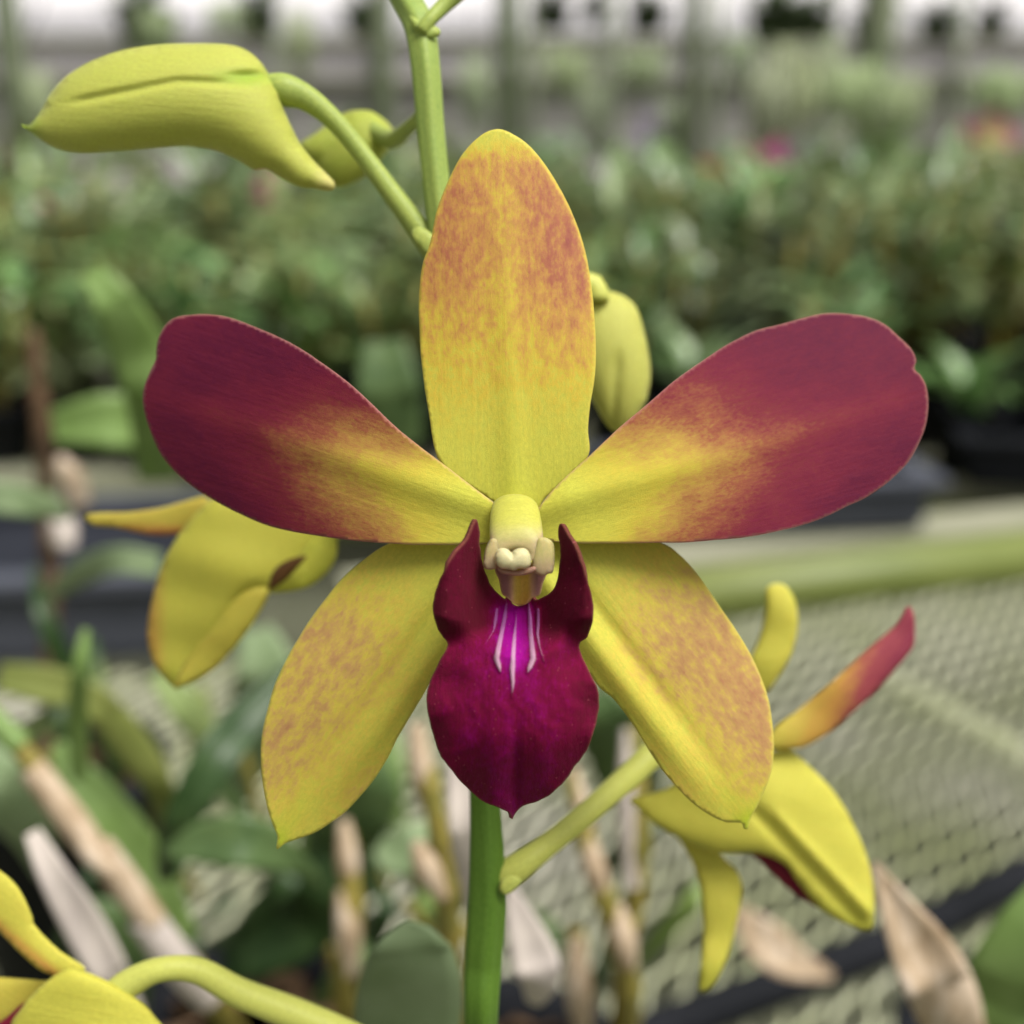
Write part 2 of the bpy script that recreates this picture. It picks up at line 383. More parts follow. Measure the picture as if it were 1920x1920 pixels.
def simple(name, cols, scale=30, rough=.6, spec=.3, bump=.2, bdist=.002, stretch=(1, 1, 1), rnd=0, trans=0, metal=0, detail=4):
    m, nt, bs, out = newmat(name)
    tc = node(nt, 'ShaderNodeTexCoord'); v = mapping(nt, tc.outputs['Object'], stretch)
    n = noise(nt, v, scale, detail, .6)
    k = len(cols); cr = ramp(nt, [(.3 + .4 * i / max(1, k - 1), c) for i, c in enumerate(cols)]); nt.links.new(n, cr.inputs[0])
    col = cr.outputs[0]
    if rnd:
        oi = node(nt, 'ShaderNodeObjectInfo'); hv = node(nt, 'ShaderNodeHueSaturation'); nt.links.new(col, hv.inputs['Color'])
        nt.links.new(math_(nt, 'ADD', .5 - rnd * .045, math_(nt, 'MULTIPLY', oi.outputs['Random'], rnd * .09)), hv.inputs['Hue'])
        r2 = math_(nt, 'FRACT', math_(nt, 'MULTIPLY', oi.outputs['Random'], 7.31))
        nt.links.new(math_(nt, 'ADD', 1 - rnd * .35, math_(nt, 'MULTIPLY', r2, rnd * .8)), hv.inputs['Value'])
        r3 = math_(nt, 'FRACT', math_(nt, 'MULTIPLY', oi.outputs['Random'], 13.7))
        nt.links.new(math_(nt, 'ADD', .75, math_(nt, 'MULTIPLY', r3, .35)), hv.inputs['Saturation'])
        col = hv.outputs[0]
    nt.links.new(col, bs.inputs['Base Color'])
    bs.inputs['Roughness'].default_value = rough; bs.inputs['Specular IOR Level'].default_value = spec; bs.inputs['Metallic'].default_value = metal
    if bump:
        bp = node(nt, 'ShaderNodeBump'); bp.inputs['Strength'].default_value = bump; bp.inputs['Distance'].default_value = bdist
        nt.links.new(n, bp.inputs['Height']); nt.links.new(bp.outputs[0], bs.inputs['Normal'])
    if trans:
        tr = node(nt, 'ShaderNodeBsdfTranslucent'); nt.links.new(col, tr.inputs[0]); mx = node(nt, 'ShaderNodeMixShader'); mx.inputs[0].default_value = trans
        nt.links.new(bs.outputs[0], mx.inputs[1]); nt.links.new(tr.outputs[0], mx.inputs[2]); nt.links.new(mx.outputs[0], out.inputs[0])
    return m
M_leaf = simple('leaf_green', [(.06, .11, .03), (.15, .23, .075), (.36, .45, .20)], 22, .3, .6, .1, .001, rnd=1, trans=.2)
M_leaf2 = simple('leaf_yellowgreen', [(.16, .24, .03), (.28, .36, .07)], 20, .42, .4, .1, .001, rnd=.6, trans=.25)
M_leafN = simple('near_leaf', [(.06, .11, .035), (.13, .20, .07)], 110, .45, .35, .1, .001, trans=.2)
M_leafG = simple('grey_green_leaf', [(.20, .28, .13), (.27, .35, .19)], 110, .5, .3, .1, .001, trans=.2)
M_leafD = simple('dark_leaf', [(.02, .05, .012), (.05, .095, .028)], 110, .4, .4, .1, .001, trans=.15)
M_leafB = simple('bright_leaf', [(.18, .29, .07), (.25, .37, .12)], 110, .45, .35, .1, .001, trans=.25)
M_cane = simple('cane_skin', [(.13, .13, .025), (.24, .19, .04), (.17, .18, .04)], 200, .5, .3, .3, .001, stretch=(1, 1, .3))
M_husk = simple('dry_husk', [(.26, .18, .10), (.46, .35, .24), (.62, .52, .42)], 240, .7, .15, .5, .001, stretch=(1, 1, .25))
M_huskW = simple('white_husk', [(.46, .40, .37), (.60, .53, .47)], 200, .7, .15, .4, .001, stretch=(1, 1, .3))
M_black = simple('black_plastic', [(.006, .007, .009), (.015, .016, .02)], 20, .75, .12, .1)
M_tray = simple('tray_plastic', [(.04, .045, .06), (.075, .08, .10)], 8, .6, .25, .1)
M_bark = simple('bark_mix', [(.03, .02, .012), (.09, .055, .03), (.2, .13, .08)], 90, .9, .1, 1, .004)
M_wire = simple('mesh_metal', [(.28, .31, .14), (.42, .43, .29), (.54, .52, .43)], 7, .5, .4, .2)
M_rail = simple('rail_paint', [(.09, .12, .02), (.17, .20, .05), (.27, .29, .13)], 5, .45, .4, .2, .001, stretch=(.4, 1, 1))
M_galv = simple('pale_metal', [(.22, .23, .15), (.36, .35, .26)], 5, .5, .4, .1)
M_pole = simple('pole_paint', [(.16, .2, .12), (.24, .27, .17)], 3, .6)
M_wallw = simple('white_panel', [(.64, .61, .61), (.80, .76, .77)], 2, .6, .3, .1, stretch=(.3, 1, 6))
M_wallg = simple('grey_panel', [(.24, .23, .21), (.46, .44, .42)], 3, .7, .3, .1, stretch=(.3, 1, 5))
M_darkg = simple('shade_cloth', [(.03, .035, .035), (.07, .075, .075)], 3, .8)
M_filler = simple('white_pane', [(.86, .84, .86), (.9, .88, .9)], 2, .4, .5, 0, trans=.3)  # white of the added panels that stand for daylight in the vent
M_floor = simple('floor_gravel', [(.06, .065, .04), (.12, .125, .08), (.2, .2, .15)], 40, .9, .2, .5, .01)
M_moss = simple('moss', [(.36, .44, .22), (.55, .62, .40)], 30, .8, .1, .3, rnd=.4, trans=.3)
M_basket = simple('basket', [(.03, .05, .025), (.09, .12, .06)], 25, .8, .2, .4)
M_tree = simple('tree_leaf', [(.04, .08, .025), (.10, .16, .05)], 6, .5, .3, .1, rnd=.5, trans=.2)
M_clay = simple('clay', [(.34, .15, .08), (.46, .22, .12)], 30, .8)
def flowerm(name, c): return simple(name, [tuple(k * .8 for k in c), c], 30, .5, .3, .1, trans=.3)
M_fl = dict(pink=flowerm('pink_bloom', (.8, .2, .42)), white=flowerm('white_bloom', (.85, .75, .8)), purple=flowerm('purple_bloom', (.5, .06, .35)),
            orange=flowerm('orange_bloom', (.8, .25, .05)), yellow=flowerm('yellow_bloom', (.85, .75, .3)), lilac=flowerm('lilac_bloom', (.6, .5, .7)))
#@@SETTING
exec_marker = None
# ------------------------------------------------------------------ setting
BZ = 0.80
me = bpy.data.meshes.new('floor'); me.from_pydata([(-40, -20, 0), (40, -20, 0), (40, 60, 0), (-40, 60, 0)], [], [(0, 1, 2, 3)])
tag(link('floor', me, M_floor), kind='structure')

# far wall of the greenhouse
WY = 8.6
wall = tag(empty('greenhouse_wall', (0, WY, 0)), 'pale slatted wall with open vent band across the far end of the greenhouse', 'wall')
def wp(o): unparent_fix(o); return o
def zat(py, yy): return Y(960, py, yy).z
z60, z150, z250 = zat(82, WY), zat(150, WY), zat(262, WY)
b = MB(); n = 7
for i in range(n):
    z = z150 + (z60 - z150) * (i + .5) / n
    h_ = (z60 - z150) / n; q = len(b.v); b.box((0, WY, z), (12, .012, h_ * 1.15))
    for v in b.v[q:]: dz = v.z - z; v.y += dz * 1.0
wp(b.build('slat_panel', M_wallw, wall, False))
b = MB()
for i in range(8):
    z = .1 + (z150 - .1) * (i + .5) / 8; b.box((0, WY + .02 - .012 * (i % 2), z), (12, .03, (z150 - .1) / 8 * .95))
wp(b.build('lower_panel', M_wallg, wall, False))
b = MB()
for i in range(16):
    q = len(b.v); b.box((-6 + i * .8, WY + .08, z60 + .5), (.77, .02, 1.0))
    for v in b.v[q:]: v.y += (v.z - z60) * 1.3
wp(b.build('vent_filler', M_filler, wall, False))  # added white panels, tilted to catch the sun, standing in for bright outdoors
b = MB(); b.box((0, WY - .04, z60 + .02), (12, .06, .04)); wp(b.build('vent_rail', M_galv, wall, False))
b = MB(); b.box((0, WY - .05, z150), (12, .05, .03)); wp(b.build('wall_rail', M_galv, wall, False))
b = MB(); b.box((0, WY - .05, 2.35), (12, .3, .25)); wp(b.build('eave_beam', M_wallw, wall, False))
for px in (238, 515, 705, 1000, 1150, 1345, 1560, 1800):
    X = Y(px, 100, WY - .12).x; b = MB(); b.bar((X, WY - .1, 0), (X, WY - .1, 2.3), .028); wp(b.build('post', M_pole, wall))

# posts in the house
poles = [(952, 5.2, .05, 'thin olive post rising just right of the tall middle sepal'), (1300, 4.6, .035, 'grey green post over the orange and pink far blooms'), (1642, 5.6, .075, 'broad dark post at upper right behind hanging moss'),
         (20, 5.0, .05, 'olive post at the left edge beyond the big bud'), (715, 5.8, .05, 'thin post beyond the upper flower stem')]
for px, yy, r, lab in poles:
    X = Y(px, 100, yy).x; b = MB(); b.bar((X, yy, 0), (X, yy, 3.2), r, 12); tag(b.build('greenhouse_post', M_pole), lab, 'post')

# ------------------------------------------------------------------ benches
def bench(name, x0, x1, y0, y1, z, lab, mesh_mat=M_galv, rz=0, slats=True):
    t = tag(empty(name, ((x0 + x1) / 2, (y0 + y1) / 2, 0)), lab, 'bench')
    cx, cy = (x0 + x1) / 2, (y0 + y1) / 2; wx, wy = x1 - x0, y1 - y0
    b = MB(); k = int(wy / .07)
    for i in range(k): b.box((0, -wy / 2 + (i + .5) * wy / k, z - .012), (wx, .05, .02))
    b.build('bench_top', mesh_mat, t, False)
    b = MB()
    for s in (-1, 1): b.bar((-wx / 2, s * wy / 2, z - .04), (wx / 2, s * wy / 2, z - .04), .018)
    b.build('rail', M_rail, t)
    for sx in (-1, 1):
        for sy in (-1, 1):
            b = MB(); b.bar((sx * (wx / 2 - .1), sy * (wy / 2 - .05), 0), (sx * (wx / 2 - .1), sy * (wy / 2 - .05), z - .05), .02); b.build('leg', M_galv, t)
    return t
bench('display_bench', -1.9, 1.9, 1.18, 2.3, BZ, 'slatted bench crowded with leafy pots right behind the bloom')
bench('display_bench', -2.6, 2.6, 2.75, 3.9, BZ - .14, 'second slatted bench of pots farther back')
bench('display_bench', -3.6, 3.6, 4.6, 6.0, BZ - .25, 'farthest bench of pots below the pale wall')

# near mesh bench: expanded metal + front pipe rail
nb = tag(empty('mesh_bench', (0.2, .55, 0)), 'green grey expanded metal mesh bench with pipe rail at lower right', 'bench')
b = MB(); cw, cd = .0105, .0175
x0, x1, y0, y1 = -.75, .95, .18, 1.0
EDGE0, EDGE1 = G(1250, 1165, BZ), G(1920, 1090, BZ)
slope = (EDGE1.y - EDGE0.y) / (EDGE1.x - EDGE0.x)
def edge_y(x): return EDGE0.y + (x - EDGE0.x) * slope
ang = R(28); ca, sa = math.cos(ang), math.sin(ang)
rows = int(2.6 / cw)
def zig(i):
    pts = []; nseg = int(2.4 / cd)
    for k in range(nseg + 1):
        u = -1.2 + k * cd; v = -1.3 + i * cw + (cw / 2 if (k + i) % 2 else 0) * 1.0
        pts.append((u, v))
    return pts
for i in range(rows):
    pr = zig(i); prev = None
    for k, (u, v) in enumerate(pr):
        X = u * sa + v * ca + .2; Yy = u * ca - v * sa + .55
        ok = x0 < X < x1 and y0 < Yy < min(y1, edge_y(X) + .02)
        if ok:
            n = len(b.v); wv = .0009; nx, ny = ca, -sa
            b.v += [Vector((X - nx * wv, Yy - ny * wv, BZ + .0005)), Vector((X + nx * wv, Yy + ny * wv, BZ - .0002)), Vector((X + nx * wv, Yy + ny * wv, BZ - .0022)), Vector((X - nx * wv, Yy - ny * wv, BZ - .0015))]
            if prev is not None:
                for q in range(4): b.f.append((prev + q, prev + (q + 1) % 4, n + (q + 1) % 4, n + q))
            prev = n
        else: prev = None
wp(b.build('mesh_panel', M_wire, nb, False))
def ext(px0, py0, px1, py1, z, f=.6):
    a, c = G(px0, py0, z), G(px1, py1, z); return a + (a - c) * f, c + (c - a) * f
b = MB(); a, c = ext(1300, 1120, 1920, 1045, BZ + .012, .9); b.bar(a, c, .0215, 20); wp(b.build('rail', M_rail, nb))
b = MB(); a2, c2 = ext(1300, 1050, 1920, 985, BZ - .01, .9)
dv = (c2 - a2).normalized(); b.box((a2 + c2) / 2 + Vector((0, -.0, 0)), ((c2 - a2).length, .055, .02), math.atan2(dv.y, dv.x)); wp(b.build('edge_plate', M_galv, nb, False))
b = MB(); a3, c3 = G(1690, 1290, BZ - .03), G(2100, 1520, BZ - .03); b.bar(a3 + (a3 - c3) * .3, c3, .008, 8); wp(b.build('cross_bar', M_wire, nb))
for (lx, ly) in ((-.6, .2), (.85, .2), (-.6, .85), (.85, .95)):
    b = MB(); b.bar((lx, ly, 0), (lx, ly, BZ - .01), .02); wp(b.build('leg', M_galv, nb))

# black hose at the bottom right
hp = [G(x, y, BZ + .012) for x, y in ((1080, 1990), (1250, 1925), (1450, 1850), (1600, 1795), (1750, 1730), (1900, 1650), (2050, 1580))]
tag(tube_w('black_hose', hp, [.0085] * len(hp), M_black), 'thick black hose lying over the mesh bench at bottom right', 'hose')

# trays on / beyond the bench
def tray(c, w_, d_, h_, lab, rz=0, m=M_tray):
    t = tag(empty('plastic_tray', c, rz), lab, 'tray')
    b = MB(); b.box((0, 0, .004), (w_, d_, .008)); b.build('tray_floor', m, t, False)
    b = MB()
    for s in (-1, 1):
        b.box((s * w_ / 2, 0, h_ / 2 + .008), (.006, d_, h_)); b.box((0, s * d_ / 2, h_ / 2 + .008), (w_ - .006, .006, h_))
    b.build('tray_wall', m, t, False)
    b = MB()
    for s in (-1, 1):
        b.box((s * (w_ / 2 + .004), 0, h_ + .012), (.022, d_ + .03, .007)); b.box((0, s * (d_ / 2 + .004), h_ + .012), (w_ - .014, .022, .007))
    b.build('tray_rim', m, t, False)
p = G(1400, 1010, BZ); tray((p.x, p.y + .06, BZ + .005), .30, .12, .03, 'dark blue grey tray under the tip of the right petal', .12)
p = G(1900, 930, BZ); tray((p.x + .05, p.y + .05, BZ + .005), .16, .10, .035, 'black tray at the right edge of the picture', -.2, M_black)
p = G(60, 1190, BZ); tray((p.x - .02, p.y + .02, BZ + .005), .30, .16, .045, 'dark blue grey tray at the left edge behind leaves', .1)

# ------------------------------------------------------------------ potted plants behind
def make_plant(seed, mat, kind):
    rr = random.Random(seed)
    t = empty('potted_orchid', (0, 0, 0))
    b = MB(); b.lathe((0, 0, 0), [(.001, 0), (.038, 0), (.052, .085), (.056, .085), (.056, .095), (.049, .095), (.045, .08)], 16); b.build('pot', M_black, t)
    b = MB(); b.lathe((0, 0, 0), [(.001, .084), (.03, .083), (.047, .08)], 12); b.build('bark', M_bark, t)
    b = MB()
    if kind == 'rosette':
        for i in range(13):
            b.blade((rr.uniform(-.015, .015), rr.uniform(-.015, .015), .08), rr.random() * 6.28, rr.uniform(.13, .24), rr.uniform(.022, .036), rr.uniform(.5, 1.35), rr.uniform(.7, 1.7), 8, rr.uniform(-.4, .4))
    else:
        cb = MB()
        for i in range(5):
            a = rr.random() * 6.28; lean = rr.uniform(.05, .3); h = rr.uniform(.10, .2)
            base = Vector((rr.uniform(-.02, .02), rr.uniform(-.02, .02), .08)); top = base + Vector((math.cos(a) * lean * h, math.sin(a) * lean * h, h))
            cb.bar(base, top, .006, 8, .004)
            for k in range(6):
                q = base.lerp(top, .3 + .7 * k / 5); b.blade(q, a + k * 3.14 + rr.uniform(-.6, .6), rr.uniform(.07, .13), rr.uniform(.02, .032), rr.uniform(.2, 1.0), rr.uniform(.4, 1.2), 6, rr.uniform(-.4, .4))
        cb.build('canes', M_cane, t)
    b.build('foliage', mat, t)
    return t
protos = [make_plant(1, M_leaf, 'rosette'), make_plant(2, M_leaf, 'cane'), make_plant(3, M_leaf, 'cane'), make_plant(4, M_leaf, 'rosette'), make_plant(6, M_leaf, 'cane'), make_plant(9, M_leaf2, 'cane')]
used = set()
def put(k, x, y, z, rz, s, lab, grp):
    src = protos[k]
    if k in used:
        o = src.copy(); C.objects.link(o)
        for ch in src.children:
            c_ = ch.copy(); C.objects.link(c_); c_.parent = o
    else: o = src; used.add(k)
    o.location = (x, y, z); o.rotation_euler = (0, 0, rz); o.scale = (s, s, s)
    return tag(o, lab, 'potted plant', grp)
rnd = random.Random(11)
def fill(x0, x1, y0, y1, z, dx, dy, lab, grp, s0=.85, s1=1.2, skip=None):
    y = y0
    while y <= y1:
        x = x0 + rnd.uniform(0, dx)
        while x <= x1:
            xx, yy = x + rnd.uniform(-.03, .03), y + rnd.uniform(-.03, .03)
            if not (skip and skip(xx, yy)) and abs(xx) < yy * .46 + .12:
                k = rnd.choice((0, 1, 1, 2, 2, 3, 4, 4, 5)); sd_ = 'left of the bloom' if xx < 0 else 'right of the bloom'
                kd = 'strap leaved green orchid' if k in (0, 3) else 'yellow green leafy orchid' if k == 5 else 'short leaved green orchid'
                put(k, xx, yy, z, rnd.random() * 6.28, rnd.uniform(s0, s1), kd + ' ' + lab + ', ' + sd_, grp)
            x += dx
        y += dy
fill(-.75, .75, 1.24, 1.25, BZ, .085, .2, 'at the nearer bench front edge', 'potted orchids on the nearer bench', .62, .8)
fill(-1.0, 1.0, 1.34, 2.25, BZ, .13, .17, 'on the bench right behind the bloom', 'potted orchids on the nearer bench', .75, 1.0)
fill(-1.9, 1.9, 2.85, 3.85, BZ - .14, .17, .22, 'on the second bench back', 'potted orchids on the second bench', .75, 1.45)
fill(-3.0, 3.0, 4.7, 5.9, BZ - .25, .26, .38, 'on the farthest bench', 'potted orchids on the farthest bench', .8, 1.9)

# blooms on far plants: a flower stalk with a handful of open flowers
def bloom_spray(px, py, yy, col, size, lab, nfl=4, z0=BZ - .2):
    nfl += 2; size *= 1.45; c = Y(px, py, yy); t = tag(empty('flower_spray', (c.x, c.y, z0)), lab, 'flower spray')
    H = c.z - z0; b = MB(); b.bar((0, 0, 0), (0, 0, H), .004, 6, .002); b.build('stalk', M_cane, t)
    rr = random.Random(px)
    for i in range(nfl):
        b = MB(); o = Vector((rr.uniform(-1, 1) * size * .8, rr.uniform(-.4, .4) * size, H + rr.uniform(-.8, .5) * size))
        for k in range(5): 
            a = k * 1.2566 + rr.random() * .4
            n = len(b.v); d = Vector((math.cos(a), -.15, math.sin(a))); sd = Vector((-math.sin(a), 0, math.cos(a)))
            L = size * .55
            b.v += [o, o + d * L * .5 + sd * L * .32 + Vector((0, -.006, 0)), o + d * L * .55 + Vector((0, -.002, 0)), o + d * L * .5 - sd * L * .32 + Vector((0, -.006, 0)), o + d * L]
            b.f += [(n, n + 1, n + 2), (n, n + 2, n + 3), (n + 1, n + 4, n + 2), (n + 2, n + 4, n + 3)]
        b.ball(o + Vector((0, -size * .1, -size * .05)), size * .12, 8, 5)
        b.build('flower', M_fl[col], t)
B_ = bloom_spray
B_(1385, 318, 4.5, 'orange', .05, 'orange blooms in a row of colour near the moss at right'); B_(1425, 308, 4.15, 'pink', .07, 'hot pink blooms beside the purple ones')
B_(1455, 322, 4.1, 'purple', .065, 'purple blooms below the hanging moss'); B_(1475, 310, 4.4, 'lilac', .08, 'pale lilac blooms under the hanging moss')
B_(1325, 325, 4.6, 'orange', .04, 'dull orange blooms left of the pink row'); B_(1155, 335, 4.2, 'white', .06, 'pale pink blooms just right of the middle sepal')
B_(1850, 255, 5.0, 'pink', .08, 'pink blooms near the right edge above the cream ones', 4); B_(1870, 285, 4.8, 'yellow', .09, 'cream yellow blooms near the right edge')
B_(1730, 400, 3.1, 'yellow', .055, 'cream blooms over the leaves at right', 5); B_(370, 335, 2.7, 'white', .045, 'pinkish white blooms under the big bud')
B_(190, 338, 2.7, 'white', .04, 'white blooms left of centre under the big bud', 3); B_(120, 375, 2.7, 'pink', .035, 'pale pink blooms far left under the big bud', 2)
B_(495, 335, 2.7, 'pink', .04, 'rose pink blooms under the bud spur', 3); B_(1230, 235, 5.0, 'lilac', .07, 'pale lilac blooms beyond the middle sepal', 4)
B_(600, 380, 3.8, 'white', .05, 'white blooms beside the bent bud stalk', 2); B_(1660, 340, 4.1, 'white', .04, 'tiny white blooms left of the cream ones', 2)

# hanging baskets along the vent and moss hanging from wires
def basket(px, py, yy, w_, lab, hh=1.0):
    c = Y(px, py, yy); t = tag(empty('hanging_basket', c), lab, 'basket', 'baskets hanging along the vent'); r = w_ / 2 * yy / FPX
    b = MB(); b.lathe((0, 0, 0), [(.001, -r * hh), (r * .6, -r * hh), (r * .9, 0), (r, 0)], 14); b.build('basket', M_basket, t)
    b = MB(); rr = random.Random(px)
    for i in range(22): b.blade((0, 0, 0), rr.random() * 6.28, r * rr.uniform(.8, 1.6), r * .35, rr.uniform(.2, 1.3), 1.2, 5)
    b.build('foliage', M_tree, t)
    b = MB(); b.bar((0, 0, 0), (0, 0, 1.2), .004, 6); b.build('hanger', M_black, t)
for i, (px, py, wd) in enumerate(((275, 25, 95), (475, 15, 70), (680, 20, 60), (1035, 10, 60), (1115, 5, 45), (1215, 15, 60), (1460, 15, 90), (1530, 22, 70), (1640, 30, 70), (1760, 30, 60), (1858, 30, 50))):
    basket(px, py, 6.4 + .1 * (i % 3), wd * 1.35, ['dark hanging basket of foliage high in the vent above the big bud', 'dark basket hanging in the vent left of the flower stem', 'dark basket just left of the flower stem top',
        'dark basket high above the middle sepal', 'small dark basket right of the middle sepal', 'dark basket between two bright gaps right of centre', 'wide dark basket above the hanging moss',
        'dark basket touching the wide one at right', 'basket in front of the broad post', 'dark basket right of the broad post', 'small dark basket near the top right corner'][i])
def moss(px, py0, py1, yy, wd, lab):
    a = Y(px, py0, yy); c = Y(px, py1, yy); H = a.z - c.z; r = wd / 2 * yy / FPX
    t = tag(empty('hanging_moss', a), lab, 'hanging plant'); b = MB(); rr = random.Random(px)
    for i in range(90):
        x, y = rr.gauss(0, .5) * r, rr.gauss(0, .5) * r; z0 = -rr.random() * H * .35; L = H * rr.uniform(.25, .65)
        b.bar((x, y, z0), (x + rr.uniform(-.2, .2) * r, y, z0 - L), r * .05, 4, r * .02)
    b.build('strands', M_moss, t); b = MB(); b.bar((0, 0, -.1 * H), (0, 0, 1.2), .003, 5); b.build('hanger', M_black, t)
moss(1475, 70, 330, 4.6, 105, 'long pale green tuft of moss hanging highest at right'); moss(1205, 85, 200, 5.0, 90, 'short green tuft hanging in the middle distance')
moss(1060, 85, 210, 5.0, 90, 'short pale tuft hanging just right of the tall sepal'); moss(1610, 110, 280, 4.9, 120, 'wide grey green tuft hanging by the broad post')
moss(1390, 60, 200, 5.2, 60, 'thin tuft hanging left of the long one'); moss(290, 10, 140, 5.4, 70, 'green tuft hanging above the big bud')
moss(960, 60, 230, 5.2, 45, 'thin olive tuft hanging over the middle sepal')

for i, (px, y0_, y1_, yy, wd, lab) in enumerate(((1450, 120, 350, 4.5, 70, 'pale strands touching the left of the long hanging tuft'), (1505, 100, 300, 4.7, 60, 'pale strands touching the right of the long hanging tuft'),
        (1700, 140, 300, 5.1, 80, 'grey green strands right of the broad post'), (1880, 120, 260, 5.0, 90, 'grey green strands at the right edge'), (1110, 150, 330, 4.9, 50, 'thin strands low beside the tall sepal'),
        (1265, 180, 330, 4.8, 60, 'olive strands above the orange blooms'), (1560, 60, 260, 5.2, 50, 'thin strands between moss and broad post'), (60, 120, 330, 5.0, 60, 'strands hanging at the left edge under the bud tip'),
        (420, 0, 90, 5.4, 60, 'short strands above the big bud'), (560, 10, 200, 5.3, 45, 'thin strands beyond the bent bud stalk'), (890, 90, 300, 5.0, 55, 'thin strands left of the tall sepal tip'))):
    moss(px, y0_, y1_, yy, wd, lab)
#@@NEAR
# ------------------------------------------------------------------ neighbouring plants close behind the bloom
def leafpx(name, pts, mat, parent, fold=.18, seg=7, cup=0.0, tw=0.0):
    """leaf in space: pts = (px, py, depth m, half width px) down the midrib"""
    _, _, A = spath(pts, 10); vs = []; fs = []; n = len(A)
    for i, a in enumerate(A):
        p = P(a[0], a[1], a[2]); i0, i1 = max(i - 1, 0), min(i + 1, n - 1)
        tg = (P(*A[i1][:3]) - P(*A[i0][:3])).normalized(); vd = (p - O).normalized()
        sd = tg.cross(vd).normalized(); nr = sd.cross(tg).normalized(); hw = a[3] * a[2] / FPX
        if nr.z < 0: nr = -nr
        for k in range(seg):
            q = -1 + 2 * k / (seg - 1)
            vs.append(p + sd * (q * hw) + nr * (abs(q) ** 1.3 * hw * fold) + nr * (tw * q * hw))
    for i in range(n - 1):
        for k in range(seg - 1): fs.append((i * seg + k, i * seg + k + 1, (i + 1) * seg + k + 1, (i + 1) * seg + k))
    me = bpy.data.meshes.new(name); me.from_pydata(vs, [], fs); smooth(me)
    o = link(name, me, mat, parent); m = o.modifiers.new('Solidify', 'SOLIDIFY'); m.thickness = .0008; m.offset = 0
    return o
def canepx(name, pts, mat, parent, nodes=(), husk=()):
    """segmented cane; swells at nodes"""
    _, _, A = spath(pts, 8)
    w_ = [P(a[0], a[1], a[2]) for a in A]; n = len(A)
    r_ = [a[3] * a[2] / FPX * (1 + .18 * math.exp(-((i * 8 % 90) - 45) ** 2 / 120)) for i, a in enumerate(A)]
    return tube_w(name, w_, r_, mat, parent, 12)
def potat(px, py, d, r, lab, name='orchid_plant'):
    g = P(px, py, d); t = tag(empty(name, (g.x, g.y, max(BZ, g.z - .1))), lab, 'potted plant')
    b = MB(); b.lathe((0, 0, 0), [(.001, 0), (r * .7, 0), (r, .09), (r * 1.07, .09), (r * 1.07, .1), (r * .93, .1), (r * .88, .085)], 24); b.build('pot', M_black, t)
    b = MB(); rr = random.Random(int(px)); b.lathe((0, 0, 0), [(.001, .09), (r * .5, .088), (r * .9, .085)], 16)
    for i in range(60):
        a, q = rr.random() * 6.28, r * .8 * math.sqrt(rr.random()); b.box((q * math.cos(a), q * math.sin(a), .09), (.014, .01, .008), rr.random() * 3)
    b.build('bark', M_bark, t, False)
    return t
def K(o): unparent_fix(o); return o

# lower left plant: leaning husked cane and leaves
pl = potat(500, 2060, .355, .045, 'leaning husky cane plant with long leaves at lower left')
K(canepx('cane', [(-60, 1290, .26, 18), (60, 1430, .26, 20), (180, 1590, .265, 22), (290, 1730, .275, 22), (400, 1870, .30, 22), (500, 2040, .36, 24)], M_cane, pl))
for pts, m in (([(-40, 1320, .255, 24), (40, 1400, .255, 30)], M_leafB), ([(60, 1440, .253, 33), (140, 1545, .255, 36), (180, 1600, .256, 30)], M_husk),
               ([(185, 1590, .256, 36), (240, 1665, .26, 38), (290, 1730, .262, 32)], M_husk), ([(270, 1720, .262, 40), (330, 1800, .268, 42), (390, 1870, .28, 34)], M_huskW), ([(150, 1560, .25, 16), (170, 1600, .25, 24), (215, 1640, .25, 14)], M_husk)):
    K(tube('husk', [(p[0], p[1], p[2] + .004, p[3] * .8) for p in pts], m, pl, seg=12))
K(leafpx('dry_leaf', [(60, 1560, .22, 14), (100, 1640, .22, 26), (160, 1740, .225, 35), (215, 1840, .23, 30), (260, 1930, .24, 20)], M_huskW, pl, .3))
K(leafpx('leaf', [(560, 1230, .30, 4), (470, 1340, .29, 34), (400, 1430, .28, 40), (330, 1560, .28, 30), (310, 1650, .29, 16)], M_leafD, pl, .3))
K(leafpx('leaf', [(310, 1600, .27, 8), (380, 1580, .27, 38), (470, 1580, .27, 48), (560, 1620, .28, 20), (600, 1660, .29, 4)], M_leafN, pl, .2))
K(leafpx('leaf', [(160, 1180, .26, 6), (150, 1260, .26, 16), (145, 1350, .27, 18), (150, 1460, .28, 14)], M_leafB, pl, .2))
K(leafpx('leaf', [(0, 1270, .30, 26), (90, 1285, .30, 34), (170, 1310, .3, 30), (250, 1400, .31, 34), (300, 1480, .32, 26), (310, 1560, .34, 14)], M_leaf2, pl, .2))
K(leafpx('leaf', [(300, 1260, .36, 26), (350, 1330, .36, 30), (400, 1390, .37, 26)], M_leaf2, pl, .1))
K(leafpx('leaf', [(100, 1400, .32, 20), (200, 1520, .32, 40), (290, 1640, .33, 36), (350, 1760, .34, 20)], M_leafB, pl, .1))
K(leafpx('leaf', [(-60, 1420, .30, 50), (0, 1480, .3, 60), (60, 1560, .32, 40), (90, 1640, .34, 20)], M_leafG, pl, .1))
K(leafpx('leaf', [(150, 1700, .32, 20), (200, 1740, .32, 50), (230, 1830, .33, 50), (240, 1930, .35, 30)], M_leafN, pl, .1))
K(leafpx('leaf', [(640, 1560, .36, 20), (600, 1680, .36, 50), (560, 1740, .37, 60), (440, 1790, .38, 50), (380, 1800, .4, 20)], M_leafD, pl, .1))
K(leafpx('leaf', [(700, 1400, .34, 10), (690, 1480, .34, 60), (640, 1560, .35, 70), (600, 1640, .37, 30)], M_leafN, pl, .1))
